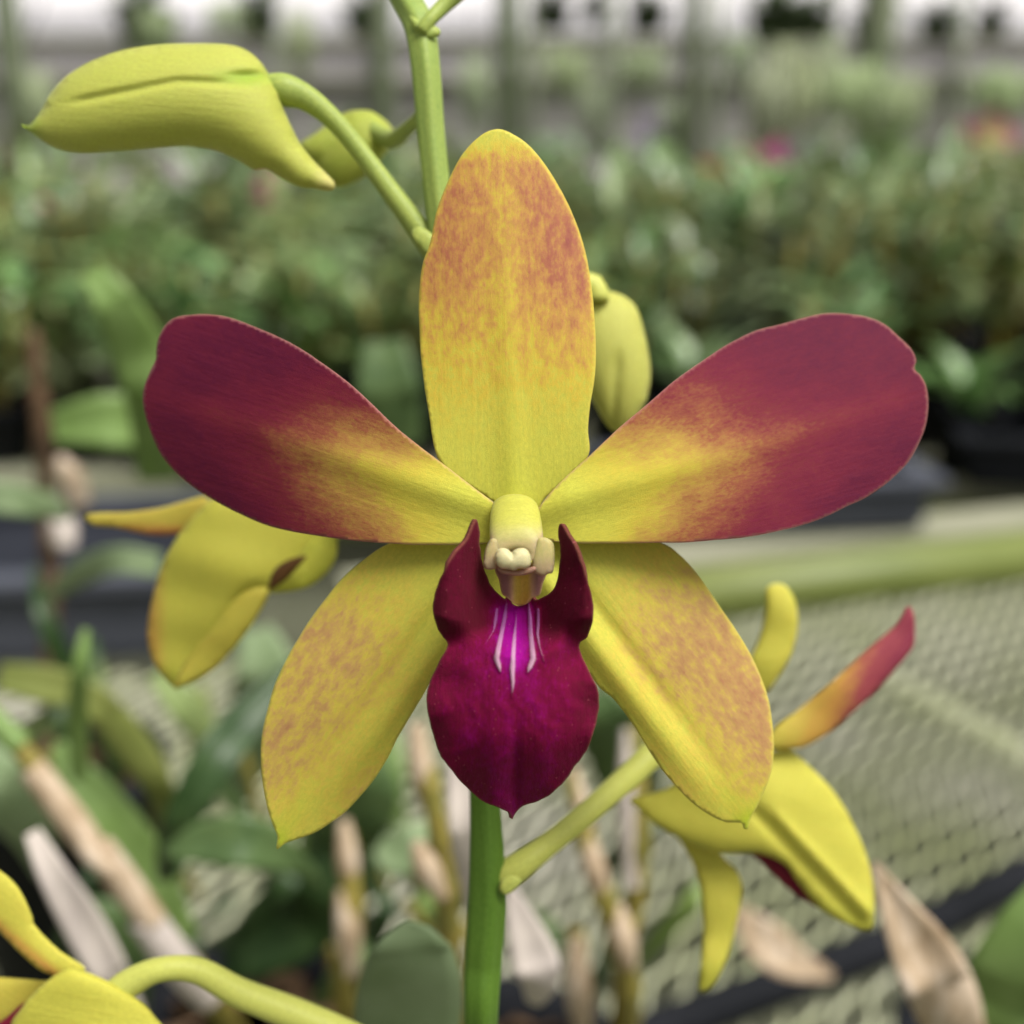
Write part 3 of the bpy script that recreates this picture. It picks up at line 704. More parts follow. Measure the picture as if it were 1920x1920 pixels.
K(leafpx('leaf', [(480, 1180, .40, 30), (500, 1280, .4, 60), (470, 1400, .42, 50), (440, 1500, .44, 20)], M_leafG, pl, .1))

# middle plant: upright canes behind the stem
pm = potat(900, 2130, .335, .045, 'plant of upright olive canes with dry papery nodes behind the flower stem')
for pts in ([(800, 1440, .24, 20), (822, 1560, .24, 20), (838, 1700, .25, 23), (850, 1850, .27, 22), (870, 2050, .32, 20)],
            [(1070, 1450, .27, 14), (1110, 1620, .27, 20), (1160, 1760, .275, 22), (1180, 1900, .29, 22), (1150, 2080, .34, 18)],
            [(1190, 1360, .28, 14), (1200, 1560, .28, 18), (1190, 1700, .285, 18), (1170, 1790, .29, 16), (1150, 2050, .34, 16)],
            [(650, 1560, .30, 16), (660, 1720, .30, 20), (645, 1860, .31, 22), (660, 2050, .35, 20)],
            [(1080, 1740, .30, 18), (1085, 1830, .30, 20), (1100, 2000, .33, 20)]):
    K(canepx('cane', pts, M_cane, pm))
for pts, m in (([(780, 1380, .236, 22), (790, 1440, .236, 28), (805, 1490, .237, 20)], M_husk), ([(780, 1600, .236, 18), (800, 1625, .236, 30), (830, 1660, .238, 18)], M_husk),
               ([(1072, 1460, .266, 15), (1090, 1520, .266, 24), (1105, 1560, .268, 18)], M_husk), ([(1100, 1590, .265, 20), (1115, 1630, .265, 28), (1130, 1660, .267, 18)], M_husk),
               ([(1155, 1720, .268, 22), (1168, 1760, .268, 30), (1180, 1790, .27, 20)], M_husk), ([(1175, 1390, .276, 16), (1178, 1500, .276, 24), (1185, 1640, .278, 22)], M_huskW),
               ([(645, 1560, .295, 18), (652, 1620, .295, 26), (660, 1660, .3, 18)], M_husk), ([(640, 1690, .295, 18), (652, 1740, .295, 28), (655, 1800, .3, 22)], M_husk),
               ([(1080, 1780, .29, 22), (1085, 1850, .29, 32), (1090, 1900, .3, 22)], M_husk)):
    K(tube('husk', [(p[0], p[1] + (q_ - 1) * 22, p[2] + .004, p[3] * (.62, .84, .74)[min(q_, 2)]) for q_, p in enumerate(pts)], m, pm, seg=12))
K(leafpx('dry_leaf', [(850, 1390, .20, 10), (868, 1470, .2, 30), (872, 1560, .2, 30), (880, 1640, .205, 22), (884, 1700, .21, 8)], M_huskW, pm, .2))
K(leafpx('dry_leaf', [(955, 1660, .20, 6), (975, 1720, .2, 26), (1000, 1790, .2, 42), (1010, 1840, .2, 38), (1000, 1880, .21, 14)], M_huskW, pm, .2))
K(leafpx('leaf', [(762, 1728, .155, 3), (765, 1742, .155, 36), (768, 1775, .155, 70), (770, 1830, .157, 92), (765, 1900, .162, 100), (755, 2020, .17, 90)], M_leafG, pm, .12))
K(leafpx('leaf', [(1130, 1290, .30, 10), (1140, 1350, .3, 60), (1150, 1420, .31, 50), (1140, 1500, .32, 10)], M_leafN, pm, .1))
K(leafpx('leaf', [(700, 1590, .36, 10), (740, 1600, .36, 44), (790, 1580, .36, 40), (840, 1540, .37, 10)], M_leafG, pm, .1))

# tangle of thin leaves and old canes low in the pots
rt = random.Random(21)
for i in range(46):
    own = pl if i % 2 else pm
    x0_ = rt.uniform(-40, 640) if own is pl else rt.uniform(560, 1240); y0_ = rt.uniform(1500, 1960) if own is pm else rt.uniform(1330, 1960); d0 = rt.uniform(.33, .50)
    a_ = rt.uniform(-2.3, -.8); L_ = rt.uniform(120, 330); cv = rt.uniform(-90, 90); w0 = rt.uniform(10, 26)
    pts = [(x0_, y0_, d0, w0 * .5), (x0_ + L_ * .35 * math.cos(a_) + cv * .5, y0_ + L_ * .35 * math.sin(a_), d0 - .01, w0), (x0_ + L_ * .7 * math.cos(a_) + cv, y0_ + L_ * .7 * math.sin(a_), d0 - .015, w0 * .9), (x0_ + L_ * math.cos(a_) + cv * .8, y0_ + L_ * math.sin(a_), d0, 2)]
    if i % 5 == 4: K(canepx('cane', [(p[0], p[1], p[2], 9) for p in pts[:3]], M_cane, own))
    else: K(leafpx('leaf', pts, rt.choice((M_leafD, M_leafN, M_leaf2, M_leafB, M_leafD)), own, .2))
# lower right plant: dry sheath and bright leaf
pr_ = potat(1960, 2300, .36, .045, 'plant with a dry beige sheath and bright leaf at lower right corner')
K(leafpx('dry_leaf', [(1640, 1620, .20, 4), (1680, 1700, .2, 32), (1725, 1780, .2, 56), (1765, 1860, .2, 62), (1800, 1960, .21, 54), (1850, 2080, .25, 30), (1950, 2290, .34, 16)], M_husk, pr_, .35))
K(leafpx('leaf', [(2010, 1600, .23, 10), (1930, 1750, .23, 60), (1880, 1880, .235, 80), (1860, 2000, .25, 60), (1950, 2290, .34, 20)], M_leafB, pr_, .15))
K(leafpx('dry_leaf', [(1380, 1700, .36, 8), (1430, 1760, .36, 40), (1480, 1800, .36, 34), (1560, 1830, .37, 8)], M_husk, pr_, .2))

# left leaves in the middle distance
pq = potat(95, 1430, .47, .04, 'plant with arching grey green strap leaves at the left edge')
K(leafpx('leaf', [(300, 1060, .34, 22), (220, 1050, .34, 26), (150, 1075, .35, 24), (90, 1120, .37, 10)], M_leafG, pq, .15))
K(leafpx('leaf', [(-60, 930, .36, 30), (20, 935, .36, 30), (90, 950, .37, 24), (130, 970, .38, 8)], M_leafG, pq, .15))
K(leafpx('leaf', [(170, 510, .30, 24), (215, 570, .30, 40), (260, 660, .31, 52), (290, 760, .32, 50), (300, 900, .36, 40)], M_leafB, pq, .12))
K(leafpx('leaf', [(100, 800, .40, 30), (200, 790, .40, 50), (280, 800, .41, 44), (360, 830, .42, 10)], M_leafB, pq, .2))
K(leafpx('leaf', [(720, 640, .42, 40), (730, 740, .42, 60), (740, 840, .43, 50)], M_leafN, pq, .2))
K(tube('husk', [(110, 860, .42, 12), (135, 900, .42, 24), (150, 950, .42, 20)], M_husk, pq, seg=10))
K(tube('husk', [(110, 960, .40, 16), (118, 990, .40, 26), (122, 1030, .40, 20)], M_huskW, pq, seg=10))
K(canepx('cane', [(60, 620, .46, 12), (75, 760, .46, 16), (85, 900, .46, 16), (95, 1100, .47, 16), (95, 1400, .47, 16)], M_bark, pq))

#@@SPRAY
# ------------------------------------------------------------------ the orchid spray
spray = tag(empty('orchid_spray', (0, 0, 0)), 'sharp orchid spray, yellow and crimson open bloom facing front, with buds and side flowers', 'orchid')
STD = FOC + .016
st = tube('stem', [(705, -120, STD + .004, 26), (752, -20, STD + .003, 26), (785, 45, STD + .001, 28), (797, 120, STD, 27), (808, 250, STD, 25.5), (822, 380, STD, 25), (850, 600, STD, 26), (880, 900, STD + .001, 27), (900, 1200, STD + .002, 28),
                   (908, 1480, STD + .002, 28), (912, 1600, STD + .002, 32), (912, 1700, STD + .002, 36), (905, 1800, STD + .002, 35), (900, 1940, STD + .003, 31), (896, 2200, STD + .02, 31)], M_stem, spray, seg=40, ridge=.055,
          pigs=None)
b_ = st.data.attributes['pig'];
vals = np.zeros((len(st.data.vertices), 3), np.float32)
for i, v in enumerate(st.data.vertices):
    q = v.co.z; vals[i, 0] = .62 if q > P(800, 700, STD).z else .08
b_.data.foreach_set('vector', vals.ravel())
tube('side_shoot', [(790, 60, STD - .001, 14), (805, 38, STD - .001, 13), (835, 8, STD, 15), (880, -30, STD, 16)], M_stem, spray, pigs=None)
inflate('node_scale', [(768, 30), (790, 40), (822, 52), (824, 66), (800, 72), (780, 62)], M_stem, spray, STD - .001, 5, .5)

# ---- main bloom: the column body is the flower mesh, everything else hangs on it
def ell_loft(name, rings, mat, parent, seg=28, base=FOC, pigf=None):
    """rings: (px, py, depthoffset px, rx px, ry px, tilt) ellipses stacked front to back"""
    vs = []; fs = []; pg = []
    for (x, y, d, rx, ry) in rings:
        for k in range(seg):
            a = 2 * math.pi * k / seg; X, Yp = x + rx * math.cos(a), y + ry * math.sin(a)
            vs.append(P(X, Yp, base + d * PXM)); pg.append(pigf(X, Yp, d) if pigf else 0)
    for i in range(len(rings) - 1):
        for k in range(seg): fs.append((i * seg + k, i * seg + (k + 1) % seg, (i + 1) * seg + (k + 1) % seg, (i + 1) * seg + k))
    fs.append(tuple(range(seg))); fs.append(tuple((len(rings) - 1) * seg + k for k in range(seg))[::-1])
    me = bpy.data.meshes.new(name); me.from_pydata(vs, [], fs); me.update(); smooth(me)
    set_attr(me, 'pig', [(g, 0, 0) for g in pg]); set_attr(me, 'lay', [(v - O) * 1000 for v in vs])
    return link(name, me, mat, parent)
fl = ell_loft('flower', [(968, 1046, -112, 16, 9), (968, 1039, -116, 34, 20), (969, 1028, -112, 46, 29), (969, 1015, -98, 50, 35), (968, 1000, -78, 50, 36), (967, 984, -58, 49, 38), (966, 968, -36, 47, 36), (966, 956, -14, 44, 30), (965, 950, 8, 42, 24), (965, 950, 34, 42, 20), (965, 1000, 120, 30, 30), (930, 1020, 330, 22, 22)][::1],
              M_col, spray, 36, pigf=lambda x, y, d: float(np.clip((y - 975) / 50, 0, 1) * .55 + np.clip((abs(x - 967) - 34) / 25, 0, 1) * np.clip((y - 985) / 20, 0, 1) * .5))
tag(fl, 'open bloom facing the camera, yellow sepals, crimson tipped petals, purple lip')

def A(*l): return [tuple(q) for q in l]
# dorsal sepal
D = A((935, 951), (878, 910), (823, 864), (805, 780), (791, 687), (786, 606), (786, 545), (793, 494), (806, 456), (819, 395), (837, 346), (862, 297), (886, 267), (911, 248), (935, 242),
      (959, 250), (988, 269), (1016, 301), (1041, 338), (1065, 382), (1085, 431), (1099, 480), (1108, 529), (1114, 586), (1117, 646), (1115, 707), (1107, 760), (1103, 805), (1103, 854), (1060, 900), (1015, 945), (1005, 1010), (940, 1010))
def dD(x, y, t, s):
    W = 165.
    return 62 - 95 * t + 105 * t * t + 30 * (s / W) ** 2 * (t - .15) * 1.6 - 16 * np.exp(-(s / 26) ** 2) * (1 - t) * .5 + 9 * nz(x, y, 60, 3) * np.clip(np.abs(s) / 120, 0, 1)
def pD(x, y, t, s, dist):
    q = s + 6
    m = sst(.22, .72, t) * .46 + .10 * sst(.05, .4, t)
    m = m + .20 * sst(20, 130, q) * sst(.25, .6, t) * sst(1, .8, t)                # redder on the right
    m = m + .12 * sst(30, 120, -q) * sst(.45, .75, t)
    m = m - .13 * np.exp(-((s + 4 - 12 * np.sin(y / 60)) / 26) ** 2) * sst(.35, .6, t)
    m = m * (1 - .85 * sst(.91, .985, t)) * (1 - .55 * np.exp(-dist / 7))
    return np.clip(m, 0, 1), .12 * np.exp(-(s / 20) ** 2) * (1 - t)
sheet('dorsal_sepal', D, ((965, 985), (937, 242)), dD, pD, M_dorsal, fl, seed=1)
# petals
PL = A((931, 946), (878, 906), (823, 864), (750, 808), (696, 757), (652, 717), (605, 682), (550, 646), (495, 620), (451, 602), (415, 592), (375, 589), (331, 595), (309, 611), (297, 633), (293, 655), (292, 674), (281, 698),
       (269, 731), (269, 764), (280, 804), (297, 844), (320, 877), (357, 910), (397, 936), (440, 959), (495, 983), (550, 997), (605, 1006), (659, 1013), (714, 1018), (769, 1021), (823, 1022), (867, 1021), (915, 1018), (950, 1000), (952, 962))
PR = A((1005, 962), (1010, 953), (1032, 924), (1063, 892), (1105, 855), (1158, 805), (1218, 754), (1269, 710), (1325, 671), (1376, 639), (1420, 619), (1467, 607), (1507, 596), (1546, 588), (1586, 588), (1625, 594), (1657, 607), (1685, 631), (1709, 655),
       (1718, 675), (1715, 692), (1728, 706), (1738, 730), (1740, 766), (1734, 802), (1720, 837), (1701, 869), (1665, 904), (1625, 932), (1586, 950), (1554, 966), (1507, 984), (1455, 997), (1396, 1007), (1336, 1013), (1277, 1017), (1206, 1018), (1138, 1019), (1077, 1018), (1020, 1012), (1000, 990))
def dP(sgn, k):
    def f(x, y, t, s):
        q = s * sgn
        return 18 - 24 * t + k * t * t + 34 * (s / 150.) ** 2 * (t - .25) - 14 * np.exp(-(s / 34) ** 2) * sst(.95, .2, t) + 10 * nz(x, y, 62, 7 + int(sgn)) * sst(.2, .7, t) + 60 * np.clip(.13 - t, 0, 1) - (.24 if sgn > 0 else -.16) * q * sst(.15, .6, t)
    return f
def pP(sgn):
    def f(x, y, t, s, dist):
        q = s * sgn                                               # q > 0 towards the lower margin
        e = t + .17 * np.exp(-dist / 50) * sst(.1, .34, t) + .10 * np.clip(np.abs(q - 4) / 110, 0, 1) * sst(.1, .4, t) - .05 * np.exp(-((q - 8) / 26) ** 2) * sst(.8, .5, t)
        m = .12 * sst(.10, .3, e) + .56 * np.clip((e - .27) / .46, 0, 1) ** 1.05 + .26 * sst(.62, 1.0, e)
        m = m - .09 * np.exp(-((q + 2) / 24) ** 2) * sst(.55, .75, t) + .06 * nz(x, y, 45, 91) + .04 * nz(x, y, 19, 92)
        return np.clip(m, 0, 1), np.zeros_like(x)
    return f
sheet('petal', PL, ((965, 965), (275, 735)), dP(-1, 215), pP(-1), M_petL, fl, seed=2)
o = sheet('petal', PR, ((965, 965), (1730, 735)), dP(1, 190), pP(1), M_petL, fl, seed=3)
# lateral sepals
SL = A((725, 1021), (680, 1051), (641, 1085), (608, 1126), (579, 1165), (550, 1213), (528, 1255), (513, 1290), (500, 1336), (491, 1381), (489, 1420), (492, 1465), (499, 1504), (510, 1542), (520, 1568), (519, 1592), (537, 1580), (557, 1573), (589, 1562),
       (621, 1542), (647, 1523), (670, 1499), (699, 1465), (728, 1420), (747, 1381), (770, 1342), (799, 1294), (830, 1235), (865, 1190), (920, 1160), (962, 1146), (985, 1110), (980, 1000), (900, 985), (800, 990))
SR = A((1242, 1019), (1274, 1040), (1302, 1069), (1327, 1103), (1352, 1140), (1380, 1181), (1405, 1222), (1424, 1262), (1436, 1294), (1444, 1325), (1450, 1375), (1451, 1412), (1446, 1447), (1433, 1484), (1418, 1515), (1408, 1534), (1402, 1555), (1396, 1555), (1390, 1543),
       (1361, 1541), (1330, 1528), (1299, 1506), (1274, 1481), (1249, 1453), (1224, 1419), (1199, 1378), (1174, 1340), (1149, 1309), (1124, 1289), (1090, 1245), (1060, 1190), (1020, 1160), (980, 1150), (955, 1110), (950, 1000), (1020, 985), (1150, 990))
def dS(sgn, off):
    def f(x, y, t, s):
        q = s * sgn
        return off + 20 * t + 60 * t * t + 42 * (s / 150.) ** 2 * .7 - 20 * np.exp(-((q - 18) / 30) ** 2) * sst(1, .5, t) + 12 * np.exp(-((q + 25) / 16) ** 2) * sst(1, .3, t) * .6 + 10 * nz(x, y, 52, 20 + int(sgn)) * sst(.2, .6, t)
    return f
def pS(sgn, k):
    def f(x, y, t, s, dist):
        q = s * sgn                                               # q > 0 towards the lip
        outer = sst(30, -135, q) * sst(.06, .58, t) * sst(1.0, .86, t)
        inner = sst(25, 120, q) * sst(.5, .8, t) * sst(1.02, .93, t) * .60
        m = outer * k + inner + .12 * sst(.15, .5, t)
        m = m * (1 - .5 * np.exp(-dist / 5)) + .10 * nz(x, y, 38, 31) * sst(.3, .5, t) * sst(1, .8, t)
        return np.clip(m, 0, 1), np.clip(.75 * sst(.93, 1.0, t) + .35 * np.exp(-((q + 12) / 20) ** 2) * sst(.72, .98, t) + .22 * np.exp(-((q + 10) / 30) ** 2) * sst(.5, .1, t), 0, 1)
    return f
sheet('lateral_sepal', SL, ((950, 1010), (519, 1592)), dS(-1, 46), pS(-1, .34), M_lat, fl, seed=4)
sheet('lateral_sepal', SR, ((985, 1010), (1400, 1556)), dS(1, 52), pS(1, .44), M_lat, fl, seed=5)
# lip
LIP = A((893, 973), (885, 989), (874, 1011), (854, 1035), (839, 1061), (825, 1088), (816, 1114), (811, 1138), (814, 1160), (823, 1184), (838, 1203), (838, 1214), (822, 1240), (808, 1267), (801, 1292), (800, 1317), (804, 1347), (811, 1380), (825, 1412), (842, 1440),
        (867, 1470), (900, 1497), (935, 1515), (953, 1525), (961, 1538), (968, 1526), (980, 1512), (1010, 1500), (1040, 1480), (1065, 1457), (1085, 1430), (1102, 1402), (1114, 1372), (1120, 1342), (1122, 1317), (1121, 1295), (1112, 1275), (1100, 1250), (1090, 1227), (1087, 1208), (1102, 1194),
        (1110, 1173), (1113, 1147), (1110, 1120), (1101, 1088), (1090, 1055), (1077, 1024), (1064, 1002), (1051, 982), (1047, 1002), (1051, 1029), (1049, 1061), (1042, 1090), (1029, 1110), (1003, 1125), (998, 1113), (990, 1127), (983, 1133), (970, 1136), (960, 1131), (955, 1113), (948, 1124), (924, 1103), (913, 1077), (904, 1050), (899, 1020), (900, 994))
RIDGES = [[(967, 1138, 2), (968, 1160, 3.5), (965, 1190, 5), (963, 1220, 6), (962, 1240, 6.5), (961, 1252, 8), (961, 1265, 6), (962, 1280, 5), (960, 1308, 2)],
          [(950, 1130, 3.5), (946, 1160, 6), (941, 1185, 6), (935, 1215, 7), (931, 1235, 8), (935, 1246, 7), (939, 1262, 2.5)],
          [(991, 1130, 3.5), (994, 1160, 6), (995, 1185, 6), (998, 1215, 7), (1000, 1235, 8), (994, 1250, 7), (989, 1262, 2.5)],
          [(932, 1142, 4.5), (929, 1165, 5), (926, 1182, 3.5), (915, 1200, 2.5), (904, 1214, 1.8)],
          [(1009, 1142, 4.5), (1009, 1170, 5), (1008, 1190, 4.5), (1012, 1212, 3.5), (1020, 1240, 2.6)],
          [(880, 1188, 1.6), (900, 1196, 2)], [(1028, 1194, 2), (1048, 1186, 1.6)], [(916, 1226, 2), (912, 1246, 1.6)]]
def mark(x, y):
    m = np.zeros_like(x)
    for R_ in RIDGES:
        for a, b in zip(R_, R_[1:]):
            ab = np.array([b[0] - a[0], b[1] - a[1]], float); L = ab @ ab
            t = np.clip(((x - a[0]) * ab[0] + (y - a[1]) * ab[1]) / L, 0, 1)
            d = np.hypot(x - a[0] - t * ab[0], y - a[1] - t * ab[1]); wd = (a[2] + (b[2] - a[2]) * t) * .74
            m = np.maximum(m, np.exp(-(d / wd) ** 2 * .9) * np.clip(wd / 4, .3, 1))
    return m
def veins(x, y):
    th = np.arctan2(x - 965, np.maximum(y - 1130, 1)); rr = np.hypot(x - 965, y - 1130)
    th = th + .05 * np.sin(rr / 23) + .03 * np.sin(rr / 9 + th * 5)
    return (np.sin(th * 21) * .6 + np.sin(th * 43 + 1) * .4) * sst(90, 200, rr)
def dL(x, y, t, s):
    ax_ = np.abs(x - 967)
    side = -62 - 92 * sst(25, 150, ax_) - 20 * sst(1100, 990, y) + 18 * sst(125, 165, ax_)
    u = (y - 1200) / 340
    mid = -108 - 62 * np.sin(np.clip(u * 1.15 + .18, 0, 1.3) * math.pi / 1.3) + 62 * sst(.5, 1.05, u) + 46 * (ax_ / 160) ** 2.2 + 20 * np.exp(-((ax_ - 118) / 30) ** 2) * sst(.4, 0, u)
    mid = mid + 9 * np.exp(-(ax_ / 11) ** 2) * sst(.35, .7, u)
    mid = mid + 5 * np.sin((x - 967) / 17.) * np.exp(-((ax_ - 60) / 50) ** 2) * sst(.15, .5, u) * .35 + 9 * nz(x, y, 34, 44) * sst(60, 150, ax_) + 1.2 * nz(x, y, 13, 45)
    mid = mid - 5 * sst(.2, .7, u) * np.exp(-((ax_ - 45) / 22) ** 2) + 1.3 * veins(x, y) + 8 * np.sin(np.arctan2(x - 965, y - 1330) * 9) * sst(105, 165, np.hypot(x - 965, (y - 1360)))
    k = sst(1168, 1226, y + .18 * (ax_ - 60))
    # furrow in the middle below the column
    fl_ = 24 * np.exp(-(ax_ / 50) ** 2) * sst(1240, 1130, y)
    return (side + 4 * nz(x, y, 20, 61)) * (1 - k) + mid * k + fl_ - 7 * mark(x, y)
def pL_(x, y, t, s, dist):
    ax_ = np.abs(x - 967)
    vio = np.exp(-(ax_ / (34 + 8 * sst(1240, 1150, y))) ** 2) * sst(1325, 1215, y) * sst(1120, 1145, y)
    side = sst(1215, 1165, y) * sst(30, 70, ax_)
    base = .52 + .16 * sst(90, 160, ax_) + .12 * sst(1500, 1380, y) * sst(60, 5, ax_) * 0
    m = base * (1 - vio) + side * .30
    return np.clip(m + .12 * nz(x, y, 22, 77) + .07 * veins(x, y), 0, 1), np.clip(side * .45 * sst(90, 50, ax_ * .7), 0, 1)
lip = sheet('lip', LIP, ((967, 1130), (961, 1540)), dL, pL_, M_lip, fl, step=3.2, thick=.0004, jit=.55, seed=6)
# column foot / throat, wings and anther cap
def pT(x, y, t, s, dist): return np.clip(sst(8, 30, np.abs(x - 979)), 0, 1), np.zeros_like(x)
sheet('column_foot', A((930, 1062), (936, 1090), (941, 1112), (950, 1120), (962, 1130), (972, 1136), (985, 1134), (996, 1122), (1012, 1116), (1018, 1095), (1024, 1066), (980, 1055)), ((978, 1060), (975, 1135)),
      lambda x, y, t, s: -78 + 26 * t - 14 * (1 - ((x - 978) / 48) ** 2) + 22 * np.exp(-((x - 979) / 12) ** 2) * t, pT, M_throat, fl, step=4, seed=8)
inflate('column_wing', [(921, 1010), (910, 1030), (906, 1055), (909, 1066), (922, 1068), (932, 1062), (936, 1040), (934, 1015)], M_col, fl, FOC - 112 * PXM, 4, .45, pig=lambda x, y, t, s: (.5 + .25 * sst(1030, 1065, y), 0 * x))
inflate('column_wing', [(1012, 1008), (1000, 1035), (998, 1062), (1003, 1074), (1018, 1080), (1028, 1076), (1037, 1072), (1040, 1045), (1036, 1016)], M_col, fl, FOC - 112 * PXM, 4, .45, pig=lambda x, y, t, s: (.42 + .25 * sst(1030, 1075, y), 0 * x))
inflate('anther_cap', [(928, 1046), (930, 1034), (938, 1028), (948, 1028), (955, 1032), (959, 1036), (963, 1032), (972, 1028), (984, 1028), (992, 1035), (996, 1048), (994, 1060), (985, 1066), (972, 1066), (965, 1070), (955, 1068), (940, 1066), (931, 1058)],
        M_cap, fl, FOC - 128 * PXM, 3.5, .85, crease=lambda x, y, t, s: 10 * np.exp(-((x - 960 - (y - 1036) * .05) / 3.5) ** 2) * sst(1052, 1036, y))
inflate('stigma_lip', [(932, 1062), (945, 1066), (962, 1070), (985, 1066), (1002, 1062), (1004, 1070), (985, 1078), (960, 1079), (938, 1074)], M_throat, fl, FOC - 118 * PXM, 3, .7, pig=lambda x, y, t, s: (.8 + 0 * x, 0 * x))

# ---- buds
BUD = [(38, 233), (52, 236), (62, 228), (78, 205), (95, 175), (125, 142), (170, 115), (225, 95), (290, 84), (360, 81), (425, 83), (460, 93), (485, 112), (505, 140), (520, 165), (530, 200), (548, 240), (565, 272), (590, 303), (612, 325), (627, 342), (627, 355), (612, 358), (590, 354), (560, 350),
       (530, 336), (500, 318), (475, 318), (440, 298), (400, 282), (350, 275), (290, 278), (230, 283), (160, 287), (115, 282), (85, 268), (60, 250)]
def cre(x, y, t, s):
    yy = 178 - 26 * sst(110, 330, x) - 0.0 * x
    yy = np.where(x < 330, 196 - (x - 110) / 220 * 44, 152 + 6 * sst(330, 500, x))
    return 9 * np.exp(-((y - yy) / 7) ** 2) * sst(95, 170, x) * sst(505, 440, x) + 16 * np.exp(-(((x - 465) / 40) ** 2 + ((y - 142) / 9) ** 2))
inflate('bud', BUD, M_bud, spray, FOC + .015, 6, .98, crease=cre, pig=lambda x, y, t, s: (np.clip(.12 + .5 * np.exp(-(((x - 460) / 60) ** 2 + ((y - 145) / 14) ** 2)) + .55 * sst(90, 45, x), 0, 1), .8 * sst(575, 625, x) + .35 * sst(160, 110, y) * 0))
tube('pedicel', [(495, 160, FOC + .0155, 20), (530, 168, FOC + .0155, 30), (575, 185, FOC + .016, 24), (625, 225, FOC + .0165, 19), (680, 290, FOC + .017, 18), (740, 370, FOC + .017, 20), (800, 450, FOC + .017, 24), (835, 500, FOC + .017, 24)], M_stem, spray, seg=20, pigs=None)
B2 = [(562, 270), (590, 250), (620, 228), (650, 210), (690, 207), (715, 220), (735, 240), (740, 262), (722, 290), (700, 318), (670, 340), (640, 352), (615, 345), (590, 310), (570, 292)]
inflate('bud', B2, M_bud, spray, FOC + .034, 8, .85, crease=lambda x, y, t, s: 12 * np.exp(-np.abs((x - 600 - (y - 300) * -.6) / 8)), pig=lambda x, y, t, s: (.3 + 0 * x, 0 * x))
tube('pedicel', [(700, 245, FOC + .033, 16), (735, 262, FOC + .03, 17), (760, 245, FOC + .025, 14), (790, 215, FOC + .018, 12)], M_stem, spray, seg=16)
B3 = [(1095, 560), (1115, 545), (1140, 545), (1170, 555), (1195, 580), (1212, 640), (1220, 700), (1212, 750), (1190, 790), (1165, 812), (1140, 800), (1110, 750), (1085, 700), (1070, 620)]
inflate('bud', B3, M_bud, spray, FOC + .032, 8, .8, crease=lambda x, y, t, s: 12 * np.exp(-np.abs((x - 1160 + (y - 650) * .08) / 10)) * sst(640, 700, y), pig=lambda x, y, t, s: (.05 + 0 * x, .15 + 0 * x))
tube('pedicel', [(1120, 565, FOC + .03, 22), (1118, 545, FOC + .03, 22), (1100, 530, FOC + .03, 20), (1040, 560, FOC + .028, 18), (960, 620, FOC + .024, 18), (870, 700, FOC + .018, 18)], M_stem, spray, seg=16)

inflate('bract', [(770, 440), (785, 425), (812, 440), (835, 470), (838, 495), (815, 490), (790, 468)], M_stem, spray, STD - .0018, 5, .35, pig=lambda x, y, t, s: (.75 + 0 * x, 0 * x))
inflate('bract', [(936, 1668), (940, 1650), (958, 1640), (978, 1650), (966, 1668), (948, 1678)], M_stem, spray, STD - .0002, 5, .35, pig=lambda x, y, t, s: (.9 + 0 * x, 0 * x))
# ---- left nodding flower, seen from the side
DL = FOC + .040
f2 = inflate('flower', [(400, 935), (360, 970), (330, 1010), (305, 1055), (288, 1110), (278, 1160), (276, 1200), (285, 1235), (300, 1262), (325, 1288), (352, 1282), (375, 1255), (410, 1200), (450, 1160), (490, 1125), (520, 1105), (560, 1095), (600, 1060), (628, 1020), (640, 980), (560, 930), (480, 920)],
             M_yf, spray, DL, 8, .36, crease=lambda x, y, t, s: 20 * np.exp(-(((x - 470) + (y - 1110) * .55) / 22) ** 2) * sst(1080, 1130, y) + 0 * x, pig=lambda x, y, t, s: (np.clip(.42 * sst(320, 280, x + .0 * y) , 0, 1), .25 * sst(1230, 1290, y) + .25 * sst(540, 620, x)))
tag(f2, 'nodding yellow flower seen from the side, left of the main bloom')
inflate('sepal', [(325, 1288), (355, 1282), (395, 1260), (440, 1215), (480, 1160), (505, 1110), (480, 1100), (440, 1120), (400, 1170), (360, 1220)], M_yf, f2, DL - .001, 8, .35, pig=lambda x, y, t, s: (.12 + 0 * x, .12 + 0 * x))
inflate('petal', [(158, 968), (185, 961), (240, 960), (300, 952), (345, 940), (385, 932), (400, 960), (370, 985), (330, 1002), (280, 1003), (220, 990), (175, 985)], M_yf, f2, DL + .002, 7, .35, pig=lambda x, y, t, s: (np.clip(.15 + .5 * sst(975, 1000, y), 0, 1), 0 * x))
inflate('sepal', [(560, 1040), (590, 1005), (620, 985), (632, 1010), (630, 1045), (612, 1075), (580, 1100), (540, 1110), (505, 1110), (520, 1085)], M_yf, f2, DL - .002, 7, .5, pig=lambda x, y, t, s: (0 * x, .3 + 0 * x))
inflate('lip', [(505, 1106), (508, 1080), (520, 1062), (545, 1048), (575, 1042), (560, 1062), (535, 1088)], M_dark2, f2, DL - .0042, 6, .35)
tube('pedicel', [(600, 1000, DL + .002, 24), (680, 960, DL - .006, 20), (780, 940, FOC + .022, 18), (880, 980, FOC + .018, 18)], M_stem, spray, seg=16)

